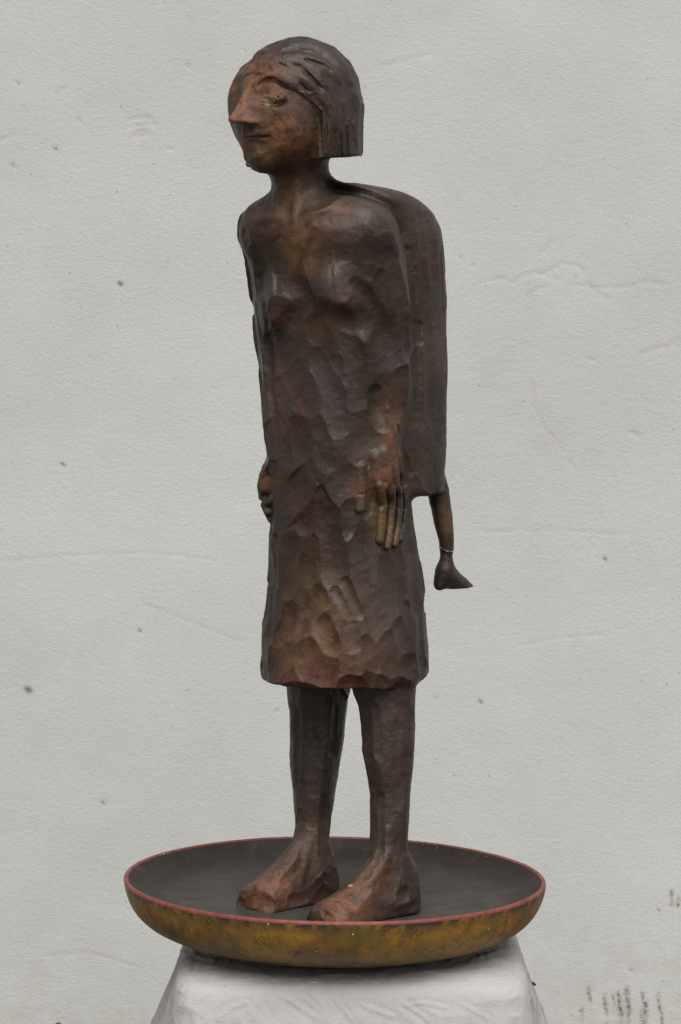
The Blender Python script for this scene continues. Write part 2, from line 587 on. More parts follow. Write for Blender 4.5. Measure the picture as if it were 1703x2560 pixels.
heelR, toeR = ptz(754 * K, 2066 * K, BOWL_TOP_FLOOR), ptz(590 * K, 2097 * K, BOWL_TOP_FLOOR)
heelL, toeL = ptz(943 * K, 2094 * K, BOWL_TOP_FLOOR), ptz(744 * K, 2132 * K, BOWL_TOP_FLOOR)
FOOTS = {}
def foot(heel, toe, tgt, ly):
    f = norm((toe - heel) * (1, 1, 0)); s = np.cross(Z3, f)
    L = np.linalg.norm((toe - heel)[:2])
    R = np.array([f, s, Z3]); O = heel.copy()
    ts = np.array([-.02, 0, .03, .06, .09, .12, .15, L - .004, L + .02]) * 1.0
    wd = np.array([.025, .027, .029, .030, .033, .037, .040, .038, .033])
    ht = np.array([.055, .072, .092, .090, .064, .045, .035, .027, .022])
    fr = in_frame(O, R)
    def fn(X, Y, Z):
        t, q, z = fr(X, Y, Z)
        w = np.interp(t, ts, wd).astype(np.float32); h = np.interp(t, ts, ht).astype(np.float32)
        side = np.abs(q + .004 * np.clip(t / L, 0, 1)) - w + np.maximum(z - .006, 0) * .22
        top = z - h + np.abs(q) * .35
        d = smax(side * .95, top * .85, .012)
        d = smax(d, t - L - .006 + .10 * np.maximum(z, 0) - .25 * np.abs(q) * (q * ly > 0) * -1, .007)
        d = smax(d, -t - .010 + np.abs(q) * .3, .014)
        return smax(d, -z, .004)
    FOOTS[tgt] = (O, R, L)
    l, h = bounds(O, R, (-.03, -.06, -.002), (L + .03, .06, .11))
    return (fn, l, h, 'add', .018, tgt)
def axis(heel, toe, d):
    f = norm((toe - heel) * (1, 1, 0))
    return (heel + f * d)[1]
ops1.append(leg([(1560, 660, 806), (1600, 664, 804), (1640, 667, 801), (1720, 668, 791), (1800, 673, 777), (1880, 679, 763), (1930, 680, 760), (1965, 677, 762), (2010, 682, 768), (2040, 690, 768)],
                (.052, axis(heelR, toeR, .034)), LEG_R, 3))
ops1.append(leg([(1560, 815, 958), (1600, 818, 957), (1660, 829, 955), (1720, 832, 953), (1780, 843, 949), (1830, 850, 945), (1900, 852, 940), (1960, 850, 937), (2010, 858, 945), (2060, 868, 948)],
                (-.022, axis(heelL, toeL, .034)), LEG_L, 8))
ops1.append(foot(heelR, toeR, FOOT_R, 1))
ops1.append(foot(heelL, toeL, FOOT_L, -1))

# the two small legs hanging out below the slab ------------------------
def dangling(dx, dy, t1, t2):
    q = lambda x, y, Y: pt(x * K, y * K, Y) + np.array([dx, dy, 0])
    Yd = .052
    e = PXM * K
    o = [chain([q(1000, 1085, Yd - .004), q(1010, 1140, Yd), q(1019, 1190, Yd), q(1027, 1240, Yd), q(1028, 1262, Yd)],
               [22 * e, 25 * e, 23.5 * e, 18 * e, 16 * e], .006, t1),
         chain([q(1027.5, 1262, Yd), q(1027, 1290, Yd), q(1022, 1325, Yd)], [14.2 * e, 14.5 * e, 16.5 * e], .003, t1),
         chain([q(1021, 1322, Yd), q(1012, 1346, Yd - .004)], [16 * e, 11.5 * e], .010, t2),
         chain([q(1016, 1342, Yd), q(1036, 1344, Yd + .012), q(1062, 1348, Yd + .032)], [14 * e, 13 * e, 10 * e], .010, t2),
         chain([q(1026, 1312, Yd), q(1048, 1333, Yd + .018), q(1068, 1345, Yd + .036), q(1083, 1353, Yd + .050)], [18 * e, 18 * e, 14 * e, 9.0 * e], .012, t2)]
    sole = q(1020, 1358.5, Yd)
    o.append((lambda X, Y, Z: np.maximum(sole[2] - .03 - Z, Z - sole[2] + .02 * (X - sole[0])) , q(985, 1385, Yd - .05), q(1105, 1350, Yd + .09), 'sub', .003, 0))
    return o
ops1 += dangling(0, 0, DLEG1, DFOOT1)
off = -U3 * .118
ops1 += dangling(off[0] + .020, off[1] + .03, DLEG2, DFOOT2)

# ------------------------------------------------------------------ surface look-up
BLO, BHI = np.array([-.175, -.24, .600]), np.array([.225, .30, 1.680])
HLO, HHI = np.array([-.205, -.21, 1.61]), np.array([.095, .085, 1.88])
class Surf:
    def __init__(s, ops):
        P, N = [], []
        for lo, hi in (((HLO[0], BLO[1], .600), (BHI[0], BHI[1], 1.88)),):
            v = Vol(lo, hi, .0036)
            for op in ops: v.apply(op)
            p, n, _, _ = nets(v)
            P.append(p); N.append(n)
        s.P, s.N = np.concatenate(P), np.concatenate(N)
        s.px, s.py, s.dep = project(s.P)
        view = s.P - np.array([0, -CAM_D, CAM_H])
        s.front = (view * s.N).sum(1) < 0
        s.idx = np.nonzero(s.front)[0]
        s.fx, s.fy, s.fd = s.px[s.idx], s.py[s.idx], s.dep[s.idx]
    def hit(s, x, y):
        for r in (9, 16, 30, 60):
            d2 = (s.fx - x) ** 2 + (s.fy - y) ** 2
            m = np.nonzero(d2 < r * r)[0]
            if len(m) < 2: continue
            near = s.fd[m].min()
            m = m[s.fd[m] < near + .012]
            w = np.exp(-d2[m] / (r * r * .25))[:, None]
            i = s.idx[m]
            p = (s.P[i] * w).sum(0) / w.sum(); n = norm((s.N[i] * w).sum(0))
            q = pt(x, y, p[1])                       # slide onto the sight line, keep the depth
            return (q if r <= 16 else p), n
        return None

def resample(pts, step):
    out = [np.array(pts[0], float)]
    for a, b in zip(pts[:-1], pts[1:]):
        a, b = np.array(a, float), np.array(b, float)
        n = max(1, int(round(np.linalg.norm(b - a) / step)))
        out += [a + (b - a) * (i + 1) / n for i in range(n)]
    return out

def stroke(S, pts, r, depth, k=0.002, mode='sub', tg=0, flat=False, step=9, taper=True, lim=None):
    """a tool drawn along a line on the surface: r and depth in mm (carve), or r and height in mm (add)"""
    r, depth = r * 1e-3, depth * 1e-3
    q = resample(pts, step) if len(pts) > 1 else [np.array(pts[0], float)]
    H = [S.hit(*p) for p in q]
    H = [h for h in H if h is not None]
    if not H: return []
    if flat:
        nm = norm(sum(h[1] for h in H))
        H = [(h[0], nm) for h in H]
    C = []
    for i, (p, n) in enumerate(H):
        f = i / max(1, len(H) - 1)
        tp = min(1.0, 0.35 + 2.2 * min(f, 1 - f)) if (taper and len(H) > 2) else 1.0
        C.append(p + n * ((r - depth * tp) if mode == 'sub' else (depth * tp - r)))
    if r > .04 and mode == 'sub':
        return [gouge(C, r, [(p, lim or .02) for p, _ in H], k)]
    return [chain(C, r, k, tg, mode)]

def scoop(S, pts, w, depth, k=0.0008):
    """a shallow gouge facet: w = half width in photo pixels, depth in mm"""
    w = w * PXM
    d = depth * 1e-3
    R = (w * w + d * d) / (2 * d)
    return stroke(S, pts, R * 1e3, depth, k, 'sub', 0, True, 14, False, w * 1.5)

ops2, ops3 = [], []
# ------------------------------------------------------------------ statue: relief
S1 = Surf(ops1)
print('coarse 1', time.time() - T0)
# shoulders, arms, breasts, hands
def add(S, pts, r, h, k=.012, tg=0, **kw): return stroke(S, pts, r, h, k, 'add', tg, **kw)
ops2 += add(S1, [D(846, 482), D(880, 520), D(905, 590), D(920, 680), D(926, 770), D(926, 850), D(920, 930), D(910, 1000), D(900, 1060)], 24, 7.5, .010, ARM_L, taper=False)
ops2 += add(S1, [D(590, 505), D(584, 560), D(592, 650), D(601, 760), D(610, 850), D(618, 940), D(624, 1020), D(622, 1075)], 15, 3.0, .008, ARM_R, taper=False)
ops2 += add(S1, [D(760, 660), D(771, 696)], 32, 21, .022, taper=False)
ops2 += add(S1, [D(644, 690), D(637, 728)], 27, 15, .024, taper=False)
ops2 += add(S1, [D(888, 985), D(884, 1040), D(882, 1105)], 26, 15, .012, HAND_L, taper=False)
ops2 += add(S1, [D(610, 1085), D(612, 1120)], 15, 5, .008, HAND_R, taper=False)
ops2.append(chain([pt(606 * K, 506 * K, -.03), pt(600 * K, 545 * K, -.03)], [.022, .021], .035, ARM_R))
S2 = Surf(ops1 + ops2)
print('coarse 2', time.time() - T0)

Z1 = Zm(530, 70, 3.733)
# hewn facets: every chisel cut is a seed with its own plane; the skin near it is pulled to that plane
pool, pooln = S2.P, S2.N
hl = (pool - HO) @ HR.T
face_w = np.clip((hl[:, 1] - .0) / .03, 0, 1) * (hl[:, 2] < .045) * (np.abs(hl[:, 2]) < .12)
def near_px(x, y, r): return np.exp(-(((S2.px - x * K) ** 2 + (S2.py - y * K) ** 2) / (r * K) ** 2)) * S2.front
soft = np.clip(near_px(885, 1150, 75) + near_px(768, 685, 58) + near_px(638, 718, 45) + near_px(612, 1140, 45) + near_px(575, 515, 60) + .9 * near_px(870, 500, 60) + .9 * near_px(940, 530, 60) + .95 * near_px(690, 520, 130) + .7 * near_px(800, 520, 60), 0, 1)
vv = pool[:, 0] * V3[0] + (pool[:, 1] + .01) * V3[1]
back = np.clip((-.045 - vv) / .03, 0, 1) * (pool[:, 2] > Z_CAPE - .30) * (pool[:, 2] < 1.66)
neckw = (pool[:, 2] > 1.60) * (pool[:, 2] < 1.675)
soft = np.clip(soft + .85 * back + neckw, 0, 1)
soft = np.where((vv < -.10) & (pool[:, 2] < Z_CAPE + .02), 1, soft)
def seeds(zlo, zhi, mind, tilt, conc, offs, alpha, seed, zs=.62):
    r = np.random.default_rng(seed)
    ids = np.nonzero((pool[:, 2] > zlo) & (pool[:, 2] < zhi))[0]
    sc_ = np.array([1, 1, zs])
    Q_ = pool * sc_
    got, out = np.zeros((0, 3)), []
    for i in r.permutation(ids)[:9000]:
        if len(got) and (((got - Q_[i]) ** 2).sum(1) < mind * mind * r.uniform(.45, 1.7)).any(): continue
        got = np.concatenate([got, Q_[i:i + 1]])
        n_ = norm(pooln[i] + r.normal(size=3) * tilt)
        out.append(np.concatenate([pool[i] + pooln[i] * r.uniform(-offs, offs) * .5, n_, [r.uniform(*conc), alpha * (1 - soft[i]) * (1 - .88 * face_w[i])]]))
    return out
SEEDS = seeds(Z_HEM - .01, 1.60, .039, .055, (.6, 3.0), .0006, .85, 5) + seeds(BOWL_TOP_FLOOR, Z_HEM - .012, .024, .03, (0, 2), .0003, .30, 6, .3) + seeds(1.60, 1.90, .026, .07, (0.5, 3.5), .0006, .6, 7, .75)
SEEDS = np.array(SEEDS)
print('facets', len(SEEDS))
def hew(v):
    band = .008
    Fr = v.F.ravel()
    near = np.nonzero(np.abs(Fr) < band)[0]
    ii = np.array(np.unravel_index(near, v.F.shape)).T
    Pn = v.lo + v.h * ii
    G = np.zeros((len(near), 3), np.float32)
    for ax in range(3):
        up = ii.copy(); dn_ = ii.copy()
        up[:, ax] = np.minimum(up[:, ax] + 2, v.F.shape[ax] - 1); dn_[:, ax] = np.maximum(dn_[:, ax] - 2, 0)
        G[:, ax] = v.F[up[:, 0], up[:, 1], up[:, 2]] - v.F[dn_[:, 0], dn_[:, 1], dn_[:, 2]]
    G /= np.linalg.norm(G, axis=1)[:, None] + 1e-9
    Pw = Pn + .005 * np.stack([vnoise(Pn, 45, 90), vnoise(Pn, 45, 91), vnoise(Pn, 45, 92)], 1)
    sc_ = np.array([1, 1, .62])
    order = np.argsort(Pn[:, 2], kind='stable')
    z = Pn[order, 2]
    new = np.zeros(len(near), np.float32)
    step = .03
    for z0 in np.arange(z[0], z[-1] + step, step):
        i0, i1 = np.searchsorted(z, [z0, z0 + step])
        if i1 <= i0: continue
        k_ = order[i0:i1]
        sd = SEEDS[np.abs(SEEDS[:, 2] - z0 - step / 2) < .085]
        if not len(sd): continue
        for c0 in range(0, len(k_), 30000):
            kk = k_[c0:c0 + 30000]
            A_ = (Pw[kk] * sc_).astype(np.float32); B_ = (sd[:, :3] * sc_).astype(np.float32)
            d2 = (A_ ** 2).sum(1)[:, None] - 2 * A_ @ B_.T + (B_ ** 2).sum(1)[None]
            d2 += .0016 * (1 - G[kk] @ sd[:, 3:6].astype(np.float32).T)          # prefer cuts that face the same way
            w_ = np.exp(-(d2 - d2.min(1)[:, None]) / 5e-5)
            w_ /= w_.sum(1)[:, None]
            Pk = Pn[kk].astype(np.float32)
            f_ = Pk @ sd[:, 3:6].astype(np.float32).T - (sd[:, :3] * sd[:, 3:6]).sum(1).astype(np.float32)[None]
            e2 = (Pk ** 2).sum(1)[:, None] - 2 * Pk @ sd[:, :3].astype(np.float32).T + (sd[:, :3] ** 2).sum(1).astype(np.float32)[None]
            g_ = f_ - sd[:, 6].astype(np.float32)[None] * np.clip(e2 - f_ * f_, 0, .0012)
            F0 = Fr[near[kk]]
            df = (w_ * np.clip(g_ + .0006 - F0[:, None], -.0042, .0042) * sd[:, 7].astype(np.float32)[None]).sum(1)
            new[kk] = df * np.clip((band - np.abs(F0)) / (band * .45), 0, 1)
    v.F.ravel()[near] += new
#DETAIL
ZT, ZN, Z2, Z3, Z4, Z5 = Zm(620, 660, 3.733), Zm(600, 440, 6.031), Zm(560, 420, 2.529), Zm(600, 900, 2.613), Zm(600, 1250, 2.529), Zm(560, 1680, 2.8)
ZH, ZF, ZL = Zm(860, 1100, 7.84), Zm(560, 180, 7.84), Zm(620, 1100, 7.857)
def M(f, *pts): return [f(*p) for p in pts]
def cut(pts, r, d, k=.0008, **kw): ops3.extend(stroke(S2, pts, r, d, k, 'sub', **kw))
def put(pts, r, h, k=.003, tg=0, **kw): ops3.extend(stroke(S2, pts, r, h, k, 'add', tg, **kw))
DEEP = 1.0
def sc(pts, w, d, k=.0003): ops3.extend(scoop(S2, pts, w, d * DEEP, k))
# trunk
cut(M(ZT, (640, 430), (760, 490), (900, 535), (1010, 550)), 26, 12, .010, taper=True)
cut(M(ZT, (1080, 420), (1230, 600), (1290, 780)), 30, 8, .010)
cut(M(ZT, (1010, 180), (1110, 300), (1230, 500), (1310, 700), (1340, 860)), 16, 7.5, .003)
cut(M(ZT, (215, 640), (300, 600), (400, 520), (470, 400)), 17, 5, .006)
cut(M(ZT, (470, 180), (540, 260), (570, 350)), 16, 4, .008)
cut(M(ZT, (100, 120), (150, 380), (180, 640), (205, 900), (215, 1200), (260, 1500), (300, 1700)), 10, 4.0, .003)
DEEP = 1.5
for p, w, d in (([(640, 900), (840, 1240)], 38, 2.6), ([(690, 830), (850, 940)], 30, 2.4), ([(880, 720), (1030, 900)], 46, 2.4), ([(1000, 1050), (1050, 1250)], 46, 2.4),
                ([(790, 1310), (860, 1480)], 44, 3.0), ([(420, 1060), (560, 1230)], 46, 2.0), ([(470, 1560), (520, 1700)], 44, 3.2), ([(1410, 1060), (1425, 1330)], 27, 2.2),
                ([(1340, 870)], 36, 2.0), ([(1200, 1230), (1225, 1500)], 26, 4.0), ([(330, 780), (360, 900)], 30, 1.8), ([(1000, 1480), (1060, 1620)], 46, 2.2),
                ([(620, 620), (700, 700)], 32, 2.0), ([(1450, 560), (1480, 800)], 20, 1.4), ([(650, 1600), (700, 1750)], 46, 2.0)):
    sc(M(ZT, *p), w, d)
DEEP = 1.2
# collar and neck
put(M(ZN, (1030, 550), (1150, 545), (1280, 512), (1390, 415), (1560, 335)), 7, 2.6, .006)
put(M(ZN, (250, 650), (360, 640), (480, 620)), 7, 2.2, .006)
put(M(ZN, (860, 120), (860, 350), (800, 640)), 6, 2.2, .006)
put(M(ZN, (520, 300), (545, 600)), 5, 1.6, .005)
cut(M(ZN, (690, 430), (710, 600)), 9, 4.5, .006)
cut(M(ZN, (1090, 470), (1240, 420), (1340, 330)), 12, 4, .008)
cut(M(ZN, (1250, 640), (1450, 620), (1560, 620)), 18, 4, .010)
for p, w, d in (([(120, 560), (240, 560)], 22, 1.6), ([(60, 860), (110, 1000)], 18, 2.0), ([(560, 1050), (600, 1250)], 30, 1.6)):
    sc(M(ZN, *p), w, d)
# arm, shoulder and slab
for p, w, d in (([(1040, 560), (1100, 760)], 28, 1.5), ([(1110, 850), (1130, 1050)], 26, 1.5), ([(900, 230)], 24, 1.6),
                ([(1290, 300), (1330, 700)], 22, 1.6), ([(1260, 640), (1280, 1050)], 24, 1.4), ([(1300, 1050), (1300, 1550)], 22, 1.4), ([(1370, 500), (1385, 900)], 10, 1.0),
                ([(1240, 300), (1260, 520)], 18, 1.4)):
    sc(M(Z2, *p), w, d)
cut(M(Z2, (1110, 400), (1170, 540), (1208, 720), (1222, 1000), (1228, 1300), (1215, 1600)), 7, 2.5, .004)
DEEP = 1.5
# skirt gouges
for p, w, d in (([(545, 150), (610, 430)], 44, 2.8), ([(770, 300), (810, 540), (900, 740)], 50, 2.6), ([(650, 520), (760, 720)], 17, 3.2), ([(600, 570), (700, 740)], 17, 2.4), ([(930, 470), (950, 640)], 44, 2.4),
                ([(330, 740), (240, 880)], 36, 2.8), ([(490, 620), (440, 680)], 34, 2.4), ([(520, 810), (575, 930)], 32, 2.8), ([(690, 800), (720, 920)], 28, 2.4), ([(290, 960), (200, 1040)], 40, 2.2),
                ([(430, 1000), (560, 1080)], 46, 2.6), ([(690, 1150), (770, 1180)], 32, 3.6), ([(800, 900), (870, 1060)], 24, 2.4), ([(930, 900), (950, 1060)], 38, 2.4), ([(1060, 1050)], 32, 2.2),
                ([(1080, 300), (1110, 700)], 28, 1.6), ([(1140, 700), (1150, 1050)], 24, 1.6), ([(200, 560), (190, 860)], 20, 1.8), ([(320, 330), (300, 480)], 44, 2.2), ([(420, 480)], 40, 1.8),
                ([(1010, 820), (1040, 900)], 30, 2.0), ([(820, 1130), (900, 1160)], 30, 2.6), ([(230, 250), (225, 480)], 12, 1.2), ([(400, 160), (520, 60)], 26, 1.8), ([(700, 60), (690, 180)], 24, 2.4)):
    sc(M(Z4, *p), w, d)
cut(M(Z4, (310, 175), (420, 110), (520, 50)), 4, .7, .003)
cut(M(Z4, (745, 480), (830, 560)), 3, 1.4, .002)
DEEP = 1.0
# near hand
for p in ([(620, 330), (690, 880)], [(790, 250), (880, 940)], [(940, 250), (1040, 940)], [(1080, 330), (1180, 930)]):
    put(M(ZH, *p), 9, 3.6, .004, HAND_L, taper=False)
put(M(ZH, (360, 540), (345, 800), (335, 1040)), 8.5, 4.5, .004, THUMB, taper=False)
put(M(ZH, (330, 1110), (335, 1250), (320, 1340)), 8.5, 5.5, .002, THUMB, taper=False)
for pts, rr, hh, tg in (([(700, 900), (735, 1100), (750, 1300)], 8.0, 7.5, F1), ([(715, 1380), (700, 1620), (680, 1960)], 7.2, 9.0, F1),
                        ([(910, 1000), (905, 1330)], 6.2, 8.0, F2), ([(890, 1400), (865, 1700), (815, 2090)], 5.8, 9.0, F2),
                        ([(1045, 1000), (1060, 1360)], 6.0, 7.6, F3), ([(1045, 1420), (1015, 1720), (958, 2040)], 5.6, 8.6, F3),
                        ([(1170, 960), (1175, 1340)], 5.4, 6.6, F4), ([(1165, 1400), (1130, 1660), (1070, 1950)], 5.0, 7.0, F4)):
    put(M(ZH, *pts), rr, hh, .0012, tg, taper=False)
for p in ((690, 890), (800, 910), (930, 945), (1050, 950), (1185, 940)): put(M(ZH, p), 5.5, 6.0, .003, HAND_L)
for p, tg in (((750, 1310), F1), ((900, 1340), F2), ((1055, 1370), F3)): put(M(ZH, p), 5.6, 8.2, .002, tg)
for p in ([(825, 1180), (815, 1400), (785, 1700), (750, 1990)], [(988, 1010), (985, 1250), (960, 1500), (905, 1960)], [(1120, 1060), (1135, 1300), (1105, 1600), (1040, 1940)]):
    cut(M(ZH, *p), 2.4, 1.2, .0006)
cut(M(ZH, (230, 1070), (330, 1050), (440, 1090)), 1.6, -3.2, .0008, taper=False)
cut(M(ZH, (430, 1480), (520, 1400), (540, 1200), (520, 1020)), 6, 3, .003)
# far hand
put(M(ZL, (290, 520), (300, 700), (300, 900), (330, 1150), (400, 1400)), 7, 3.5, .003, HAND_R)
put(M(ZL, (250, 700), (245, 900), (290, 1200), (400, 1560)), 6, 5, .003, FR1)
cut(M(ZL, (380, 640), (420, 760)), 6, 2.5, .003)
cut(M(ZL, (360, 1080), (420, 1130)), 5, 2.0, .003)
# face
put(M(ZF, (520, 1335), (640, 1320), (800, 1330)), 4, 1.0, .004, MOUTH)
put(M(ZF, (520, 1225), (660, 1215), (800, 1232)), 4, .9, .004, MOUTH)
sc(M(ZF, (510, 1400), (640, 1390)), 11, 2.0, .002)
put(M(ZF, (395, 1140), (395, 1290), (390, 1420), (400, 1700)), 4, 1.2, .004)
put(M(ZF, (600, 1660), (720, 1640)), 9, 1.6, .006)
sc(M(ZF, (470, 1500), (560, 1520)), 13, 1.6, .002)
sc(M(ZF, (980, 1330)), 14, 1.0, .003)
sc(M(ZF, (1000, 1000), (1150, 1250)), 30, 1.2, .004)
put(M(ZF, (740, 560), (800, 490), (900, 460), (1000, 470), (1070, 530), (1120, 605)), 2.0, 1.1, .001, EYE1)
put(M(ZF, (740, 600), (860, 650), (980, 660), (1120, 620)), 2.0, 1.0, .001, EYE1)
put(M(ZF, (870, 560), (900, 500), (1000, 490), (1040, 540)), 1.5, 1.0, .0008, EYE1)
put(M(ZF, (690, 215), (760, 130), (860, 75), (960, 85), (1090, 140), (1200, 225), (1340, 310)), 6, 3.0, .001, HAIR)
put(M(ZF, (900, 50), (1100, 120), (1340, 270)), 9, 3.4, .001, HAIR)
put(M(ZF, (1000, 0), (1150, 60), (1370, 220)), 9, 3.0, .002, HAIR)
put(M(ZF, (620, 215), (640, 330)), 4.5, 1.6, .004)
put(M(ZF, (590, 380), (450, 640), (330, 790), (210, 900)), 4.0, .8, .004, NOSE)
put(M(ZF, (345, 700), (365, 620)), 2.0, 1.0, .001, EYE2)
cut(M(ZF, (880, 445), (960, 440), (1060, 480), (1105, 560), (1180, 610)), 1.5, 1.7, .0006)
cut(M(ZF, (695, 588), (830, 622), (920, 640), (1010, 618), (1055, 575)), 1.5, 1.7, .0006)
cut(M(ZF, (715, 640), (800, 662)), 1.2, 1.2, .0006)
cut(M(ZF, (960, 680), (1060, 705), (1170, 645)), 1.2, 1.2, .0006)
cut(M(ZF, (800, 510), (830, 560)), .9, .9, .0004)
cut(M(ZF, (880, 560), (905, 490)), .9, .9, .0004)
cut(M(ZF, (940, 585), (1000, 545), (1030, 505)), .9, 1.0, .0004)
cut(M(ZF, (690, 280), (770, 215), (880, 175), (985, 185)), 5, 2.4, .0015)
cut(M(ZF, (985, 180), (1100, 240), (1230, 320)), 4, 1.8, .0015)
cut(M(ZF, (430, 210), (400, 330)), 5, 2.5, .003)
cut(M(ZF, (255, 720), (300, 640), (330, 590)), 1.5, 1.6, .0008)
cut(M(ZF, (430, 1296), (520, 1281), (640, 1268), (740, 1276), (880, 1274), (915, 1268)), 1.7, 2.1, .0008, taper=True)
cut(M(ZF, (450, 1095), (530, 1110), (620, 1075)), 4.5, 3.4, .003)
# hair
DEEP = 1.5
for p, r, d in (([(840, 370), (930, 460), (1060, 610)], 3.0, 4.5), ([(750, 325), (830, 355)], 2.4, 3.0), ([(785, 475), (880, 575), (940, 600)], 2.2, 2.8), ([(620, 330), (680, 355), (740, 400)], 1.6, 1.6),
                ([(760, 470), (820, 465), (890, 490)], 1.4, 1.6), ([(1160, 900), (1160, 1180)], 2.4, 2.6), ([(1200, 960), (1210, 1190)], 1.8, 2.2), ([(1258, 930), (1270, 1180)], 2.6, 3.0),
                ([(1300, 760), (1325, 1060)], 2.6, 2.4), ([(1175, 690), (1185, 880)], 2.0, 1.8), ([(1130, 900), (1125, 1100)], 1.5, 1.4), ([(1340, 900), (1350, 1130)], 1.6, 1.4), ([(1090, 880), (1085, 1060)], 1.8, 1.4),
                ([(1230, 700), (1250, 880)], 1.6, 1.4), ([(640, 250), (700, 270), (800, 240)], 2.0, 1.6), ([(430, 260), (560, 190)], 2.2, 2.2), ([(560, 260), (640, 230)], 1.6, 1.6)):
    cut(M(Z1, *p), r, d, .0008)
for p, r, h in (([(600, 415), (680, 470), (750, 540)], 13, 2.4), ([(690, 395), (770, 470)], 12, 2.2), ([(400, 245), (470, 215), (560, 180)], 9, 1.2), ([(800, 430), (870, 480), (980, 590)], 7, 2.4), ([(860, 330), (980, 400), (1090, 530)], 9, 1.8),
                ([(640, 290), (800, 300), (960, 330)], 8, 1.6)):
    put(M(Z1, *p), r, h, .002, HAIR)
for p, w, d in (([(470, 180), (600, 145)], 26, 1.8), ([(800, 150), (900, 165)], 26, 1.8), ([(1000, 190), (1130, 330)], 28, 2.2), ([(1100, 420), (1210, 620)], 32, 2.0), ([(1270, 560), (1330, 800)], 22, 2.0),
                ([(880, 235), (1010, 255)], 20, 1.8), ([(690, 230), (790, 195)], 22, 1.4), ([(1000, 300), (1100, 350)], 16, 1.6), ([(285, 380), (240, 520)], 18, 1.5), ([(1190, 420), (1290, 560)], 20, 1.6),
                ([(1080, 600), (1130, 720)], 18, 1.6), ([(950, 640), (1000, 720)], 12, 1.6)):
    sc(M(Z1, *p), w, d)
cut(M(Z1, (880, 610), (955, 740), (1005, 900), (1018, 1040), (1028, 1180)), 3, 2.2, .0015)
DEEP = 1.2
# broad locks
for p, r, h in (([(470, 330), (640, 270), (840, 265), (1050, 330), (1180, 440)], 14, 2.0), ([(1040, 620), (1130, 760), (1150, 900)], 11, 2.0), ([(720, 140), (900, 130), (1060, 200), (1210, 330), (1310, 480)], 14, 1.6)):
    put(M(Z1, *p), r, h, .003, HAIR)
for p in ([(880, 300), (1040, 350), (1100, 400)], [(1010, 690), (1070, 800), (1100, 930)]):
    cut(M(Z1, *p), 3.2, 2.0, .0012)
cut(M(Z1, (355, 235), (380, 300), (330, 330)), 6, 3.5, .001)
cut(M(Z1, (245, 340), (290, 330)), 4, 2.0, .001)
# feet and legs
for p, w, d in (([(320, 1630)], 20, 2.6), ([(480, 1610), (560, 1580)], 17, 2.0), ([(125, 1620)], 14, 2.0), ([(420, 1460), (500, 1400)], 20, 1.6), ([(640, 1500), (700, 1560)], 24, 1.8), ([(720, 1450)], 16, 1.6),
                ([(700, 1690), (760, 1735)], 14, 2.2), ([(900, 1600), (1000, 1550)], 26, 1.4), ([(1250, 1560)], 22, 2.0), ([(1180, 1420), (1160, 1550)], 22, 1.4), ([(560, 1330)], 12, 1.2), ([(1060, 1340)], 14, 1.4)):
    sc(M(Z5, *p), w, d)
put(M(Z5, (1150, 1270), (1110, 1370), (1020, 1480)), 5, 1.0, .006)
put(M(Z5, (600, 1200), (570, 1340), (540, 1480)), 5, .8, .006)
cut(M(Z5, (365, 1610), (375, 1680)), 2.2, 2.0, .001)
cut(M(Z5, (1085, 1250), (1110, 1310)), 2.5, 1.8, .002)
for p, w, d in (([(640, 500), (630, 850)], 16, 1.0), ([(520, 300), (520, 700)], 16, 1.0), ([(780, 250), (760, 560)], 14, 1.6), ([(1060, 300), (1090, 560)], 24, 1.2), ([(1200, 400), (1220, 900)], 20, 1.0), ([(1000, 420), (1040, 800)], 14, 1.0), ([(690, 900), (680, 1250)], 13, 1.0),
                ([(1110, 900), (1090, 1200)], 14, 1.0)):
    sc(M(Z5, *p), w, d)
#ENDDETAIL
# ------------------------------------------------------------------ final volumes -> meshes
OPS = ops1 + ops2 + ops3
HANDLO, HANDHI = pt(800 * K, 1275 * K, -.1) + (0, -.02, 0), pt(945 * K, 1050 * K, -.1) + (0, .06, 0)
def build(lo, hi, h):
    v = Vol(lo, hi, h)
    for op in ops1 + ops2: v.apply(op)
    hew(v)
    for op in ops3: v.apply(op)
    near = np.nonzero(np.abs(v.F.ravel()) < 3 * h)[0]
    ii = np.array(np.unravel_index(near, v.F.shape)).T
    Pn = v.lo + v.h * ii
    dn = 0.0012 * fbm(Pn, 30, 2, 3) + 0.0005 * fbm(Pn, 140, 2, 8)
    v.F.ravel()[near] += dn.astype(np.float32)
    return nets(v)
Z_SPLIT = pt(690 * K, 403 * K, -.06)[2]
print('split', Z_SPLIT)
parts = []
p, n, l, q = build(BLO, BHI, .0017)
c = p[q].mean(1)
inh = ((c > HANDLO) & (c < HANDHI)).all(1)
parts.append((p, n, l, q[(c[:, 2] < Z_SPLIT) & ~inh]))
p, n, l, q = build(HLO, HHI, .0012)
c = p[q].mean(1)
parts.append((p, n, l, q[c[:, 2] >= Z_SPLIT - .001]))
pad = .004
p, n, l, q = build(HANDLO - pad, HANDHI + pad, .0010)
c = p[q].mean(1)
parts.append((p, n, l, q[((c > HANDLO - .0008) & (c < HANDHI + .0008)).all(1)]))
Ps, Ns, Ls, Qs = [], [], [], []
o_ = 0
for p, n, l, q in parts:
    Ps.append(p); Ns.append(n); Ls.append(l); Qs.append(q + o_); o_ += len(p)
P, N, L, Q = np.concatenate(Ps), np.concatenate(Ns), np.concatenate(Ls), np.concatenate(Qs)
print('surface', len(P), len(Q), time.time() - T0)

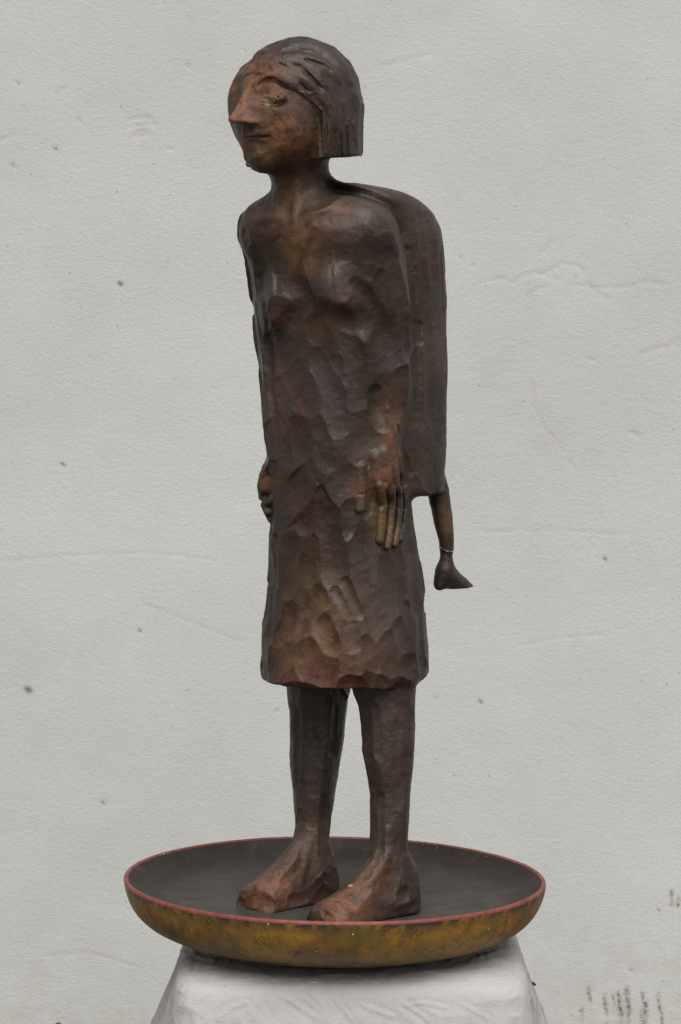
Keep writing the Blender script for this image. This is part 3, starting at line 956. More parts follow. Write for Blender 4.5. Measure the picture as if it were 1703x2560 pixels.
# convexity (paint rubbed off the ridges)
E = np.concatenate([Q[:, [0, 1]], Q[:, [1, 2]], Q[:, [2, 3]], Q[:, [3, 0]]])
E = np.concatenate([E, E[:, ::-1]])
deg = np.bincount(E[:, 0], minlength=len(P)) + 1e-9
def avg(x): return np.bincount(E[:, 0], weights=x[E[:, 1]], minlength=len(P)) / deg
sm = [P[:, i] for i in range(3)]
for _ in range(6): sm = [avg(x) for x in sm]
wear = ((P - np.stack(sm, 1)) * N).sum(1)
for _ in range(2): wear = avg(wear)
wear = np.clip(wear / 0.0011, -1, 1)

S3 = Surf.__new__(Surf)
S3.P, S3.N = P, N
S3.px, S3.py, S3.dep = project(P)
S3.front = ((P - np.array([0, -CAM_D, CAM_H])) * N).sum(1) < 0
used = np.zeros(len(P), bool); used[Q.ravel()] = True
S3.idx = np.nonzero(S3.front & used)[0]
S3.fx, S3.fy, S3.fd = S3.px[S3.idx], S3.py[S3.idx], S3.dep[S3.idx]
paint = np.zeros((len(P), 4), np.float32)
def blob(ch, x, y, r, s, sy=1.0):
    h = S3.hit(x, y)
    if h is None: return
    d = P - h[0]
    rr = r * PXM
    paint[:, ch] += s * np.exp(-((d[:, 0] ** 2 + d[:, 1] ** 2) + (d[:, 2] / sy) ** 2) / (rr * rr)).astype(np.float32)
#PAINT
for ch, pts in ((0, ((655, 290, 48, .8), (700, 320, 45, .4), (640, 200, 40, .4), (556, 330, 24, .9), (556, 205, 30, .9), (552, 240, 26, .8), (550, 275, 20, .8), (572, 165, 30, .7), (560, 360, 16, .5), (720, 380, 50, .25), (565, 262, 32, 1), (600, 170, 50, .75), (603, 205, 24, .8), (640, 330, 40, .6), (700, 435, 28, .5), (690, 545, 50, .85), (640, 505, 35, .45), (780, 478, 45, .45), (700, 600, 50, .35), (590, 490, 35, .3),
                     (895, 1090, 50, .95), (905, 1010, 36, .65), (900, 920, 40, .35), (835, 1130, 28, .6), (612, 1105, 25, .6), (700, 1520, 80, .38), (780, 1480, 90, .30), (860, 1540, 70, .25), (700, 1180, 70, .15), (790, 690, 36, .30),
                     (590, 2070, 55, 1), (650, 2030, 45, .6), (700, 1960, 40, .35), (765, 2100, 60, 1), (830, 2060, 60, .65), (875, 2000, 40, .35), (710, 1900, 28, .22), (1030, 1190, 30, .45), (650, 900, 60, .22), (705, 1420, 80, .22), (1020, 480, 60, .28), (1024, 800, 60, .25), (640, 730, 25, .3))),
                (1, ((600, 350, 30, .85), (610, 372, 24, .6), (665, 445, 38, .85), (680, 565, 38, .6), (675, 500, 26, .5), (622, 236, 15, 1.7), (620, 258, 18, .25), (552, 242, 12, 1.0), (885, 1200, 34, .8), (900, 1230, 30, .8), (870, 1160, 22, .7),
                     (660, 1490, 60, .45), (760, 1400, 70, .35), (620, 2090, 26, .6), (1022, 1215, 24, .5), (905, 960, 30, .5), (740, 750, 60, .28), (720, 1330, 70, .25), (700, 600, 60, .25), (600, 310, 30, .2))),
                (2, ((650, 968, 15, .7), (700, 962, 18, .45), (740, 962, 14, .35), (720, 1575, 40, .45), (780, 1582, 36, .35), (655, 1565, 36, .4), (690, 1140, 30, .12), (895, 1105, 20, .3), (690, 925, 12, .4))),
                (3, ((770, 675, 40, .9), (740, 860, 70, .7), (790, 930, 70, .6), (900, 830, 30, .9), (850, 1330, 90, .6), (820, 1150, 40, .8), (930, 620, 60, .8), (945, 850, 50, .8), (600, 480, 35, .7), (840, 460, 60, .8), (980, 500, 70, .8), (1000, 800, 90, .6),  # grey patches: highlights on chest, skirt, arms and slab put into the colour
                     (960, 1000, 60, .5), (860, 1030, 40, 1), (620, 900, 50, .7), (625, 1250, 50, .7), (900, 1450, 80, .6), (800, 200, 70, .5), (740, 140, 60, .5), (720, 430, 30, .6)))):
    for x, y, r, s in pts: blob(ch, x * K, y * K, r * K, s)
#ENDPAINT
for c_ in (.035, .0, -.035):                      # the far temple and cheek, worn like the near one
    w_ = np.array([-.060, .045, c_]) @ HR + HO
    paint[:, 0] += .8 * np.exp(-((P - w_) ** 2).sum(1) / .026 ** 2).astype(np.float32)
paint = np.clip(paint, 0, 1)

statue = empty('statue', (float(heelL[0]), float(heelL[1]), BOWL_TOP_FLOOR))
tag(statue, 'dark brown clay statue of a standing woman with bobbed hair, a slab on her back', 'statue')
ql = np.sort(L[Q], 1)[:, 1]
def keep_main(tg, other):
    """a part is one piece: specks of it split off by the tooling go to the surface around them"""
    f = np.nonzero(ql == tg)[0]
    if len(f) < 2: return
    ids, inv = np.unique(Q[f], return_inverse=True)
    inv = inv.reshape(-1, 4)
    lab = np.arange(len(ids))
    while True:
        m = lab[inv].min(1)
        new = lab.copy()
        for c in range(4): np.minimum.at(new, inv[:, c], m)
        new = new[new]
        if (new == lab).all(): break
        lab = new
    fl = lab[inv[:, 0]]
    u, n = np.unique(fl, return_counts=True)
    ql[f[fl != u[n.argmax()]]] = other
for _t, _o in ((EYE1, HEAD), (EYE2, HEAD), (THUMB, HAND_L), (F1, HAND_L), (F2, HAND_L), (F3, HAND_L), (F4, HAND_L), (FR1, HAND_R), (HAND_R, ARM_R), (HAND_L, ARM_L), (ARM_L, DRESS), (ARM_R, DRESS), (HAIR, HEAD), (NOSE, HEAD),
               (DLEG1, CAPE), (DLEG2, CAPE), (DFOOT1, DLEG1), (DFOOT2, DLEG2), (LEG_L, DRESS), (LEG_R, DRESS), (FOOT_L, LEG_L), (FOOT_R, LEG_R), (CAPE, DRESS), (NECK, DRESS)): keep_main(_t, _o)
def region(name, tags, parent, label=None, mat=None):
    m = np.isin(ql, tags)
    if not m.any(): print('no faces for', name); return None
    f = Q[m]
    ids, inv = np.unique(f, return_inverse=True)
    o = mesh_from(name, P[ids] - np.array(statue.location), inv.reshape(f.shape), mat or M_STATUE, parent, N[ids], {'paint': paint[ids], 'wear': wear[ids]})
    if label: o['label'] = label
    return o
head = region('head', [HEAD, MOUTH, 0], statue)
region('hair', [HAIR], head)
region('nose', [NOSE], head)
region('eye', [EYE1], head, mat=M_EYE)
region('eye', [EYE2], head, mat=M_EYE)
region('neck', [NECK], statue)
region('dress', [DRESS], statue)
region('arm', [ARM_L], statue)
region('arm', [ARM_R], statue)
hand = region('hand', [HAND_L], statue)
for nm, tg in (('thumb', THUMB), ('finger', F1), ('finger', F2), ('finger', F3), ('finger', F4)): region(nm, [tg], hand)
hand2 = region('hand', [HAND_R], statue)
region('finger', [FR1], hand2)
region('back_slab', [CAPE], statue)
for a, b in ((LEG_L, FOOT_L), (LEG_R, FOOT_R)):
    lg = region('leg', [a], statue)
    region('foot', [b], lg)
for a, b in ((DLEG1, DFOOT1), (DLEG2, DFOOT2)):
    lg = region('dangling_leg', [a], statue)
    region('small_foot', [b], lg)
    if a == DLEG1:
        e_ = PXM * K
        c0 = pt(1027.6 * K, 1260 * K, .052)
        th = np.linspace(0, 2 * pi, 48, endpoint=False); tb = np.linspace(0, 2 * pi, 6, endpoint=False)
        rr = 15.6 * e_ * (1 + .02 * np.sin(3 * th))
        V_ = np.array([[c0[0] + (rr[i] + .0011 * cos(u)) * cos(t_), c0[1] + (rr[i] + .0011 * cos(u)) * sin(t_), c0[2] - .002 + .006 * cos(t_ - 2.6) * .6 + .0011 * sin(u)] for i, t_ in enumerate(th) for u in tb])
        V_ += (.0006 * fbm(V_, 300, 2, 77))[:, None]
        ix_ = np.arange(48 * 6).reshape(48, 6); jx_ = np.roll(ix_, -1, 0)
        F_ = np.stack([ix_, jx_, np.roll(jx_, -1, 1), np.roll(ix_, -1, 1)], -1).reshape(-1, 4)
        tm = NT('chalk_joint')
        mesh_from('repair_joint', V_ - np.array(statue.location), F_, tm.out(tm.mix(tm.ramp(tm.noise(220, 3), .4, .6), (.06, .05, .04), (.50, .47, .42)), .9), lg)['label'] = 'pale chipped repair line around the ankle'
print('statue done', time.time() - T0)
#SECTION_SURROUND
# ------------------------------------------------------------------ ground
def ground_material():
    t = NT('packed_earth')
    c = t.mix(t.ramp(t.noise(3, 5), .3, .7), (.075, .068, .058), (.12, .112, .10))
    c = t.mix(t.ramp(t.voro(60), .1, .4, .6, 0), c, (.22, .21, .195))
    return t.out(c, .9, t.bump(t.noise(50, 6, .65), .01, .6), .3)
gx = np.linspace(-1, 1, 41); gx = np.sign(gx) * np.abs(gx) ** 2.2 * 60
GX, GY = np.meshgrid(gx, gx, indexing='ij')
def grid_faces(a, b):
    i = np.arange(a * b).reshape(a, b)
    return np.stack([i[:-1, :-1], i[1:, :-1], i[1:, 1:], i[:-1, 1:]], -1).reshape(-1, 4)
gv = np.stack([GX.ravel(), GY.ravel(), np.zeros(GX.size)], 1)
tag(mesh_from('ground', gv, grid_faces(41, 41), ground_material()), kind='structure')

# ------------------------------------------------------------------ wall
WY = 1.55
def wall_material():
    t = NT('painted_render')
    st = t.attr('stain')
    sep = t.node('ShaderNodeSeparateColor')
    t.link(st.outputs['Color'], sep.inputs['Color'])
    dirt, mossy, tan = sep.outputs['Red'], sep.outputs['Green'], sep.outputs['Blue']
    c = t.mix(t.ramp(t.noise(2.2, 5, .6), .3, .7), (.525, .524, .497), (.575, .577, .552))
    c = t.mix(t.ramp(t.noise(9, 6, .65), .5, .75, 0, .5), c, (.535, .528, .492))
    grain = t.noise(115, 4, .6, vec=t.mapped((.9, 1, 1.1), (0, radians(-35), 0)), dist=.5)
    c = t.mix(t.ramp(grain, .60, .78, 0, .40), c, (.44, .43, .385))
    spot = t.voro(26)
    c = t.mix(t.math('MULTIPLY', t.ramp(spot, .0, .09, 1, 0), t.ramp(t.noise(5, 4), .42, .6, 0, .75)), c, (.25, .225, .175))
    c = t.mix(t.math('MULTIPLY', tan, t.ramp(t.noise(30, 5, .7), .35, .65), True), c, (.40, .350, .275))
    c = t.mix(t.math('MULTIPLY', dirt, t.ramp(t.noise(150, 5, .75), .38, .60), True), c, (.115, .100, .080))
    c = t.mix(mossy, c, (.10, .105, .07))
    n = t.bump(grain, .0020, .45)
    n = t.bump(t.noise(330, 4, .6), .0012, .5, n)
    return t.out(c, .85, n, .25)
xs = np.concatenate([np.linspace(-7, -.85, 24)[:-1], np.arange(-.85, .85, .0042), np.linspace(.8502, 7, 24)])
zs = np.concatenate([np.arange(0, 2.2, .0042), np.linspace(2.2, 3.6, 12)])
WX, WZ = np.meshgrid(xs, zs, indexing='ij')
wp = np.stack([WX.ravel(), np.full(WX.size, WY), WZ.ravel()], 1)
wpx, wpy, _ = project(wp)
inner = (np.abs(wp[:, 0]) < .86) & (wp[:, 2] < 2.21)
Lw = np.random.default_rng(3)
pn = wp * (1.0, 1.0, 1.6)
disp = .004 * fbm(wp, 2.5, 3, 11) + .0005 * fbm(wp, 14, 4, 14)
stain = np.zeros((len(wp), 4), np.float32); stain[:, 3] = 1
WPX = 1 / FPX * (CAM_D + WY)                               # metres per photo pixel at the wall
def seg_dist(x, y, pts):
    best = np.full(len(x), 1e9)
    for a, b in zip(pts[:-1], pts[1:]):
        ax, ay = a; bx, by = b[0] - ax, b[1] - ay
        t = np.clip(((x - ax) * bx + (y - ay) * by) / (bx * bx + by * by + 1e-9), 0, 1)
        best = np.minimum(best, np.hypot(x - ax - t * bx, y - ay - t * by))
    return best
ii = np.nonzero(inner)[0]
ix, iy = wpx[ii], wpy[ii]
jit = 5 * fbm(wp[ii], 40, 2, 21)
def wall_line(pts, w, depth, ch=None, s=0.0):
    d = seg_dist(ix + jit, iy + jit[::-1] * 0, pts)
    g = np.exp(-(d / w) ** 2)
    disp[ii] += depth * .5e-3 * g
    if ch is not None: stain[ii, ch] += (s * g).astype(np.float32)
A_ = Zm(1200, 600, 3.117); B_ = Zm(0, 200, 3.136); C_ = Zm(1300, 2200, 3.891)
for pts, w, dp in (
    ([A_(0, 330), A_(130, 310), A_(160, 295), A_(270, 340), A_(300, 300), A_(400, 250), A_(620, 310)], 4, 1.5),
    ([A_(480, 265), A_(560, 230), A_(650, 180), A_(760, 205), A_(810, 260)], 4, 1.8),
    ([A_(700, 355), A_(830, 350), A_(950, 375), A_(1100, 370), A_(1200, 350), A_(1280, 320), A_(1450, 345)], 4, 1.4),
    ([A_(850, 370), A_(930, 410), A_(1010, 465)], 4, 1.3), ([A_(370, 435), A_(430, 385), A_(530, 360)], 4, 1.4),
    ([A_(460, 110), A_(520, 60), A_(580, 0)], 4, 1.5), ([A_(1180, 1505), A_(1215, 1510), A_(1245, 1530)], 5, 2.4),
    ([A_(420, 1100), A_(425, 1290), A_(520, 1480), A_(640, 1620), A_(750, 1800)], 3, .9),
    ([A_(825, 905), A_(870, 935), A_(900, 930)], 4, 1.6), ([A_(1480, 800), A_(1568, 770)], 4, 1.6), ([A_(1250, 880), A_(1400, 830), A_(1568, 820)], 5, 1.2),
    ([B_(0, 470), B_(80, 445), B_(115, 415)], 4, 1.8), ([B_(440, 110), B_(530, 50)], 4, 1.5),
    ([B_(1015, 325), B_(1060, 300), B_(1150, 290), B_(1190, 310)], 4, 2.2), ([B_(1060, 440), B_(1090, 405), B_(1130, 395), B_(1170, 420), B_(1080, 450)], 4, 2.2),
    ([B_(960, 385), B_(1010, 365), B_(1120, 350), B_(1230, 345)], 4, 1.5), ([B_(1310, 540), B_(1350, 545)], 4, 2), ([B_(1115, 520), B_(1115, 570)], 3, 1.5),
    ([D(0, 1292), D(120, 1280), D(300, 1272), D(420, 1278), D(500, 1290)], 3, 1.0), ([D(1100, 1222), D(1300, 1221), D(1470, 1232)], 3, 1.1),
    ([D(1180, 1490), D(1300, 1466), D(1400, 1460), D(1450, 1438)], 3, 1.1), ([D(330, 1390), D(450, 1435), D(560, 1478)], 3, .9),
    ([D(880, 150), D(950, 135), D(990, 125)], 4, 1.2), ([D(290, 2090), D(380, 2120)], 3, .8), ([D(100, 2200), D(200, 2190), D(330, 2230)], 3, 1.0)):
    wall_line(pts, w, dp, 2, .35)
for x, y, r, s, ch in ((275, 652, 5, .9, 1), (142, 1068, 4, .9, 1), (64, 1587, 7, .9, 1), (318, 1450, 4, .6, 1), (126, 340, 4, .9, 0), (28, 380, 5, .8, 0), (1393, 1285, 4, .8, 1),
                       (1104, 1614, 5, .7, 1), (236, 1846, 4, .6, 1), (40, 190, 4, .6, 0), (180, 275, 4, .5, 0), (1270, 1000, 3, .5, 2), (560, 115, 3, .5, 0),
                       (430, 150, 4, .4, 0), (1060, 590, 4, .4, 0), (1090, 610, 4, .4, 0), (1452, 2232, 4, .5, 0), (1434, 2338, 4, .9, 0), (640, 1635, 4, .5, 0), (1000, 1605, 3, .5, 0)):
    x, y = x * K, y * K
    wall_line([(x, y), (x + 4, y + 3)], r, 2.0, ch, s)
for x, y0, y1, w in ((670, 1070, 1160, 14), (825, 1115, 1215, 14), (838, 1250, 1310, 9), (905, 1140, 1210, 10), (960, 1115, 1180, 16), (970, 1190, 1300, 20), (1036, 1070, 1160, 18),
                     (1052, 1170, 1340, 15), (1190, 1100, 1180, 13), (1212, 1190, 1300, 17), (1203, 1310, 1420, 24), (1335, 1150, 1165, 16), (1340, 1100, 1120, 8), (1360, 1225, 1300, 8), (1368, 1330, 1400, 12),
                     (1540, 195, 265, 14), (1466, 115, 150, 12), (1487, 245, 250, 9), (1345, 295, 300, 7), (595, 1270, 1290, 12)):
    wall_line([C_(x, y0), C_(x + 8, y1)], w / 3.4, .8, 0, .95)
    wall_line([C_(x, y0 - 25), C_(x + 10, y1 + 90)], w / 3.0, .0, 2, .8)
# weathering near the ground and a few tan patches
zz = wp[:, 2]
stain[:, 2] += np.clip(.30 - zz, 0, 1).astype(np.float32) * 1.6 * np.clip(.5 + fbm(wp, 6, 3, 31), 0, 1.3)
stain[:, 2] += .25 * np.clip(fbm(wp, 5, 3, 40) - .18, 0, 1) + .22 * np.clip(fbm(wp * (1, 1, .15), 12, 3, 45) - .25, 0, 1)
stain = np.clip(stain, 0, 1)
wp[:, 1] += disp
nxw, nzw = len(xs), len(zs)
wf = grid_faces(nxw, nzw)[:, ::-1]
iw = np.arange(nxw * nzw).reshape(nxw, nzw)
# back and edges: the wall is 0.2 m thick
edge = np.concatenate([iw[:, 0], iw[-1, 1:], iw[-2::-1, -1], iw[0, -2:0:-1]])
bk = wp[edge].copy(); bk[:, 1] = WY + .2
nb0 = len(wp); eb = nb0 + np.arange(len(edge))
sidef = np.stack([edge, eb, np.roll(eb, -1), np.roll(edge, -1)], 1)[:, ::-1]
cen = len(wp) + len(bk)
wp = np.concatenate([wp, bk, [[0, WY + .2, 1.8]]])
backf = np.stack([np.roll(eb, -1), eb, np.full(len(eb), cen), np.full(len(eb), cen)], 1)
stain = np.concatenate([stain, np.tile([[0, 0, 0, 1]], (len(bk) + 1, 1))]).astype(np.float32)
wall = mesh_from('wall', wp, np.concatenate([wf, sidef]), wall_material(), attrs={'stain': stain})
tag(wall, 'pale grey rendered wall with hairline cracks and dark drips, behind the statue', 'wall')

# ------------------------------------------------------------------ bowl
BC = np.array([-.0175, .0045, -.0105])
def lathe(name, prof, mat, parent, seg=220, wob=.0012, origin=(0, 0, 0), seed=0, attrs=None):
    # densify the profile smoothly
    pr = np.array(prof, float)
    t = np.concatenate([[0], np.cumsum(np.linalg.norm(np.diff(pr, axis=0), axis=1))])
    g = np.linspace(0, t[-1], max(12, int(t[-1] / .0035)))
    rz = np.stack([np.interp(g, t, pr[:, 0]), np.interp(g, t, pr[:, 1])], 1)
    kn = np.array([1, 2, 3, 2, 1]) / 9
    for _ in range(2):
        q = np.stack([np.convolve(np.pad(rz[:, i], 2, mode='edge'), kn, 'valid') for i in range(2)], 1)
        q[0], q[-1] = rz[0], rz[-1]
        rz = q
    th = np.linspace(0, 2 * pi, seg, endpoint=False)
    Rr, Th = np.meshgrid(rz[:, 0], th, indexing='ij'); Zz = np.repeat(rz[:, 1][:, None], seg, 1)
    Pp = np.stack([Rr * np.cos(Th), Rr * np.sin(Th), Zz], -1).reshape(-1, 3)
    w = wob * fbm(Pp, 7, 3, seed + 50) * np.clip(Rr.ravel() / .2, 0, 1)
    Pp[:, 0] += w * np.cos(Th.ravel()); Pp[:, 1] += w * np.sin(Th.ravel()); Pp[:, 2] += 1.1 * wob * fbm(Pp, 5, 2, 57) * np.clip(Rr.ravel() / .2, 0, 1)
    a, b = len(rz), seg
    i = np.arange(a * b).reshape(a, b)
    j = np.roll(i, -1, 1)
    Fq = np.stack([i[:-1], j[:-1], j[1:], i[1:]], -1).reshape(-1, 4)
    return mesh_from(name, Pp, Fq, mat, parent)
ZR = .6535
def shell_material():
    t = NT('ochre_patina')
    g = t.node('ShaderNodeSeparateXYZ'); t.link(t.tc, g.inputs[0])
    big = t.noise(11, 6, .62); mid = t.noise(48, 6, .65); fine = t.noise(330, 4, .65)
    brush = t.noise(70, 4, .6, vec=t.mapped((1, 1, .25)))
    c = t.mix(t.ramp(mid, .3, .7), (.23, .115, .016), (.34, .175, .026))
    c = t.mix(t.ramp(big, .36, .58, .75, 0), c, (.095, .055, .018))
    c = t.mix(t.math('MULTIPLY', t.ramp(brush, .48, .68), t.ramp(fine, .42, .6), True), c, (.035, .026, .014))
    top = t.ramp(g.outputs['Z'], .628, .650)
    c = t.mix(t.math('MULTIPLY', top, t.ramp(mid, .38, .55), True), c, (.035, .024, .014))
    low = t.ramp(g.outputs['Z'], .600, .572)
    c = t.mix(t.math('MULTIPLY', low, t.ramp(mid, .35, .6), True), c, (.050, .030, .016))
    c = t.mix(t.math('MULTIPLY', t.ramp(t.noise(26, 3), .56, .66), t.ramp(fine, .4, .6), True), c, (.10, .088, .018))
    d = t.voro(75)
    c = t.mix(t.math('MULTIPLY', t.ramp(d, .05, .13, 1, 0), t.ramp(t.noise(13, 3), .52, .58), True), c, (.5, .49, .46))
    n = t.bump(t.math('ADD', t.math('MULTIPLY', fine, .5), t.math('MULTIPLY', mid, .7)), .0016, .6)
    return t.out(c, t.ramp(mid, .3, .7, .42, .6), n, .45)
def rim_material():
    t = NT('red_rim_paint')
    mid = t.noise(60, 5, .6); fine = t.noise(400, 3)
    c = t.mix(t.ramp(mid, .35, .65), (.16, .036, .026), (.25, .062, .048))
    c = t.mix(t.math('MULTIPLY', t.ramp(mid, .58, .7), t.ramp(fine, .4, .55), True), c, (.05, .03, .024))
    c = t.mix(t.ramp(t.noise(14, 4, .7), .45, .7, 0, .6), c, (.09, .03, .022))
    d = t.voro(60)
    c = t.mix(t.math('MULTIPLY', t.ramp(d, .05, .15, 1, 0), t.ramp(t.noise(17, 3), .57, .62), True), c, (.6, .59, .56))
    return t.out(c, .5, t.bump(fine, .001, .5), .45)
def basin_material():
    t = NT('dark_basin')
    mid = t.noise(30, 6, .62); fine = t.noise(380, 4, .65)
    ring = t.noise(40, 3, .6, vec=t.mapped((1, 1, 3)))
    c = t.mix(t.ramp(mid, .3, .7), (.020, .0140, .0108), (.032, .0235, .0185))
    c = t.mix(t.ramp(ring, .5, .75, 0, .5), c, (.027, .020, .015))
    c = t.mix(t.ramp(t.noise(8, 6, .7, dist=1.2), .48, .72, 0, .55), c, (.060, .051, .045))
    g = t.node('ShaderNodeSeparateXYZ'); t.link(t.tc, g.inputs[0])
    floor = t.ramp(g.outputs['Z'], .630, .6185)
    c = t.mix(t.math('MULTIPLY', floor, t.ramp(t.noise(18, 6, .7, dist=.8), .3, .65, .25, .8), True), c, (.056, .050, .046))      # greyer and lighter towards the floor
    d = t.voro(110)
    c = t.mix(t.math('MULTIPLY', t.ramp(d, .04, .12, 1, 0), t.ramp(t.noise(21, 3), .48, .58), True), c, (.26, .22, .18))
    n = t.bump(t.math('ADD', t.math('MULTIPLY', fine, .5), mid), .0014, .5)
    return t.out(c, t.ramp(mid, .3, .7, .55, .7), n, .3)
bowl = empty('bowl', tuple(BC))
bowl.scale = (1.012, 1.012, 1.0)
bowl.rotation_euler = (radians(-.42), radians(.8), 0)
tag(bowl, 'shallow round ochre bowl with a red rim, standing on the white cloth', 'bowl')
lathe('shell', [(.0005, .5585), (.13, .5585), (.17, .562), (.215, .5695), (.248, .580), (.270, .5915), (.286, .607), (.295, .624), (.2995, .640), (.3005, .6485)], shell_material(), bowl, seed=1)
lathe('rim', [(.3005, .6485), (.3006, .6505), (.2992, .6530), (.2970, .6538), (.2948, .6530), (.2940, .6510)], rim_material(), bowl, seed=1)
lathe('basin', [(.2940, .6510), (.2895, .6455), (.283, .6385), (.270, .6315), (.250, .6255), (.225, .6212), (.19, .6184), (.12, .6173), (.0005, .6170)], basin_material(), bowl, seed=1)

# ------------------------------------------------------------------ cloth over the plinth
def cloth_material():
    t = NT('cotton_cloth')
    c = t.mix(t.ramp(t.noise(7, 5), .3, .7), (.43, .414, .402), (.475, .46, .448))
    weave = t.noise(700, 2, .5, vec=t.mapped((1, .25, .25)))
    weave2 = t.noise(700, 2, .5, vec=t.mapped((.25, 1, 1)))
    w = t.math('ADD', weave, weave2)
    d = t.voro(48)
    c = t.mix(t.math('MULTIPLY', t.ramp(d, .03, .075, .8, 0), t.ramp(t.noise(9, 3), .5, .6), True), c, (.16, .125, .10))
    n = t.bump(w, .0011, .7)
    n = t.bump(t.noise(38, 5, .6, dist=.4), .004, .35, n)
    return t.out(c, 1.0, n, .0)
CZ, CC = .5475, np.array([.0155, .0, 0])
na, nr = 620, 300
ph = np.linspace(0, 2 * pi, na, endpoint=False)
sq = .247 / (np.abs(np.cos(ph)) ** 9 + np.abs(np.sin(ph)) ** 9) ** (1 / 9)
rowsr = []
tt = np.concatenate([np.linspace(.02, 1, 110), np.linspace(1, 2, nr - 110 + 1)[1:]])
Pc = np.zeros((nr, na, 3))
corner = np.clip((sq - .247) / (.247 * .36), 0, 1)
for a, t in enumerate(tt):
    rad = .028
    if t <= 1:
        f = t
        r = (sq - rad) * f
        z = np.full(na, CZ) - .004 * np.clip((f - .8) / .2, 0, 1) ** 2
    else:
        dlen = (t - 1) ** 1.6 * .57 + (t - 1) * .03                       # length run down the side
        arc = min(dlen / (rad * 1.45), 1.0)
        ang = arc * radians(74)
        r = sq - rad + rad * sin(ang)
        z = CZ - .004 - rad * (1 - cos(ang))
        rest = max(0, dlen - rad * 1.45)
        fold = np.sin(ph * 9 + 1.3 * np.sin(ph * 2)) * .5 + np.sin(ph * 17 + 2) * .22
        r = r + rest * .36 * np.exp(-rest * 1.2) * (1 - .25 * corner) + fold * .05 * np.clip(rest / .25, 0, 1) ** 1.3
        z = np.full(na, z - rest * .953)
    Pc[a, :, 0] = r * np.cos(ph); Pc[a, :, 1] = r * np.sin(ph); Pc[a, :, 2] = np.maximum(z, .004)
P2 = Pc.reshape(-1, 3) + CC
nrm = np.zeros_like(P2)
tf = np.repeat(tt, na)
nrm[:, 2] = np.where(tf <= 1.02, 1, .3)
hor = P2 - CC; hor[:, 2] = 0; hor /= np.linalg.norm(hor, axis=1)[:, None] + 1e-9
nrm += hor * np.where(tf > 1.0, 1, 0)[:, None]
cpx, cpy, _ = project(P2)
cj = 6 * fbm(P2, 30, 2, 71)
wr = .0012 * fbm(P2, 6, 2, 68) + .0016 * np.clip(1 - np.abs(fbm(P2 * (1, 1, 1.3), 13, 2, 81)) * 4, 0, 1) + .0011 * np.clip((1 - np.abs(fbm(P2 * (1.6, 1, .8) + 3, 34, 2, 64)) * 3), 0, 1)
G_ = Zm(280, 2040, 1.3754)
for pts, w_, h_ in (([G_(560, 600), G_(630, 650), G_(700, 690)], 7, 1.6), ([G_(640, 560), G_(720, 645)], 6, 1.3), ([G_(370, 700), G_(410, 660), G_(460, 640)], 7, 1.6), ([G_(860, 650), G_(960, 690)], 7, 1.4),
                    ([G_(1000, 640), G_(1090, 705)], 7, 1.5), ([G_(1150, 660), G_(1060, 640), G_(1010, 650)], 6, 1.3), ([G_(1170, 492), G_(1290, 455), G_(1360, 440)], 7, 2.2), ([G_(1230, 505), G_(1300, 475), G_(1370, 455)], 6, 1.8),
                    ([G_(225, 465), G_(290, 478), G_(350, 500)], 6, 1.6), ([G_(235, 450), G_(270, 500)], 6, 1.4), ([G_(470, 600), G_(540, 690)], 6, 1.1), ([G_(740, 600), G_(820, 700)], 6, 1.2), ([G_(1200, 640), G_(1290, 700)], 6, 1.3),
                    ([G_(300, 520), G_(230, 600)], 7, 1.4), ([G_(1340, 520), G_(1400, 570)], 6, 1.2), ([G_(880, 600), G_(790, 690)], 5, 1.0), ([G_(640, 690), G_(700, 640)], 5, 1.0), ([G_(930, 560), G_(990, 600)], 5, .8), ([G_(420, 550), G_(380, 610)], 5, .8)):
    d_ = seg_dist(cpx + cj, cpy + cj[::-1], pts)
    wr += h_ * .55e-3 * (np.exp(-(d_ / (.7 * w_)) ** 2) - .6 * np.exp(-((d_ - 1.6 * w_) / (.8 * w_)) ** 2))
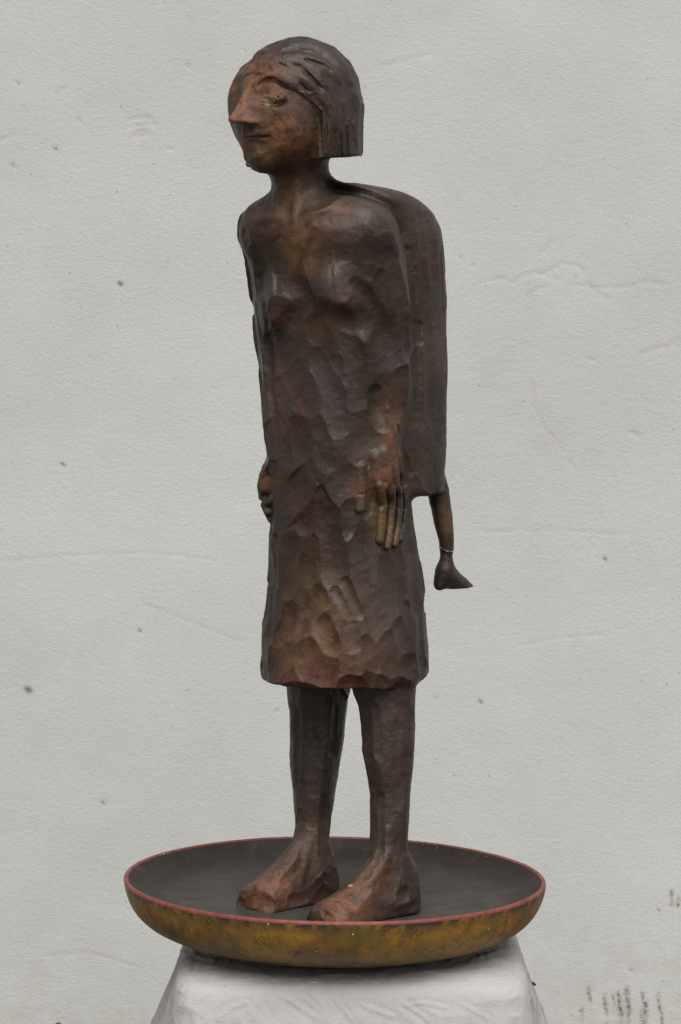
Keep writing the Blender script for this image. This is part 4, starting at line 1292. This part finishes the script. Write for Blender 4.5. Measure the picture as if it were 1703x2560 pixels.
P2 += nrm * wr[:, None]
i = np.arange(nr * na).reshape(nr, na); j = np.roll(i, -1, 1)
cf = np.stack([i[:-1], i[1:], j[1:], j[:-1]], -1).reshape(-1, 4)
cloth = mesh_from('draped_cloth', P2, cf, cloth_material())
tag(cloth, 'white cotton cloth draped over the plinth under the bowl', 'cloth')

# ------------------------------------------------------------------ small loose things
def pebble(name, loc, size, mat, seed):
    import bmesh
    bm = bmesh.new()
    bmesh.ops.create_icosphere(bm, subdivisions=2, radius=1)
    r = random.Random(seed)
    for v in bm.verts:
        v.co *= 1 + .25 * (r.random() - .5)
        v.co.x *= size[0]; v.co.y *= size[1]; v.co.z *= size[2]
    me = bpy.data.meshes.new(name); bm.to_mesh(me); bm.free()
    me.materials.append(mat)
    o = bpy.data.objects.new(name, me); COL.objects.link(o); o.location = loc
    return o
def plain(name, c, c2, rough=.8):
    t = NT(name)
    return t.out(t.mix(t.noise(300, 3), c, c2), rough, t.bump(t.noise(500, 3), .0006, .6), .3)
_h = S3.hit(877, 2217)
q = _h[0] + _h[1] * .0008 - np.array([0, 0, .002])
tag(pebble('crumb', tuple(q + (0, 0, .002)), (.0042, .003, .003), plain('crumb_clay', (.30, .16, .11), (.42, .27, .20)), 4),
    'tiny pinkish crumb lying on the instep of the near foot', 'crumb')
cx_, cy_, cd_ = project(P2)
cand = np.argsort((cx_ - 1338) ** 2 + (cy_ - 2460) ** 2)[:12]
q = P2[cand[cd_[cand].argmin()]] + np.array([.001, -.001, .0015])
fl = pebble('seed_husk', tuple(q), (.0045, .0025, .0022), plain('husk', (.035, .016, .008), (.07, .03, .012), .5), 5)
fl.rotation_euler = (0, radians(35), 0)
tag(fl, 'dark brown seed husk on the right corner of the white cloth', 'seed husk')
q = pt(145, 2566, WY - .10)
tag(pebble('stone', (float(q[0]), WY - .10, .0), (.020, .03, max(.012, float(q[2]) + .006)), plain('stone_dark', (.05, .04, .03), (.09, .075, .055)), 6),
    'small dark stone on the ground at the foot of the wall', 'stone')
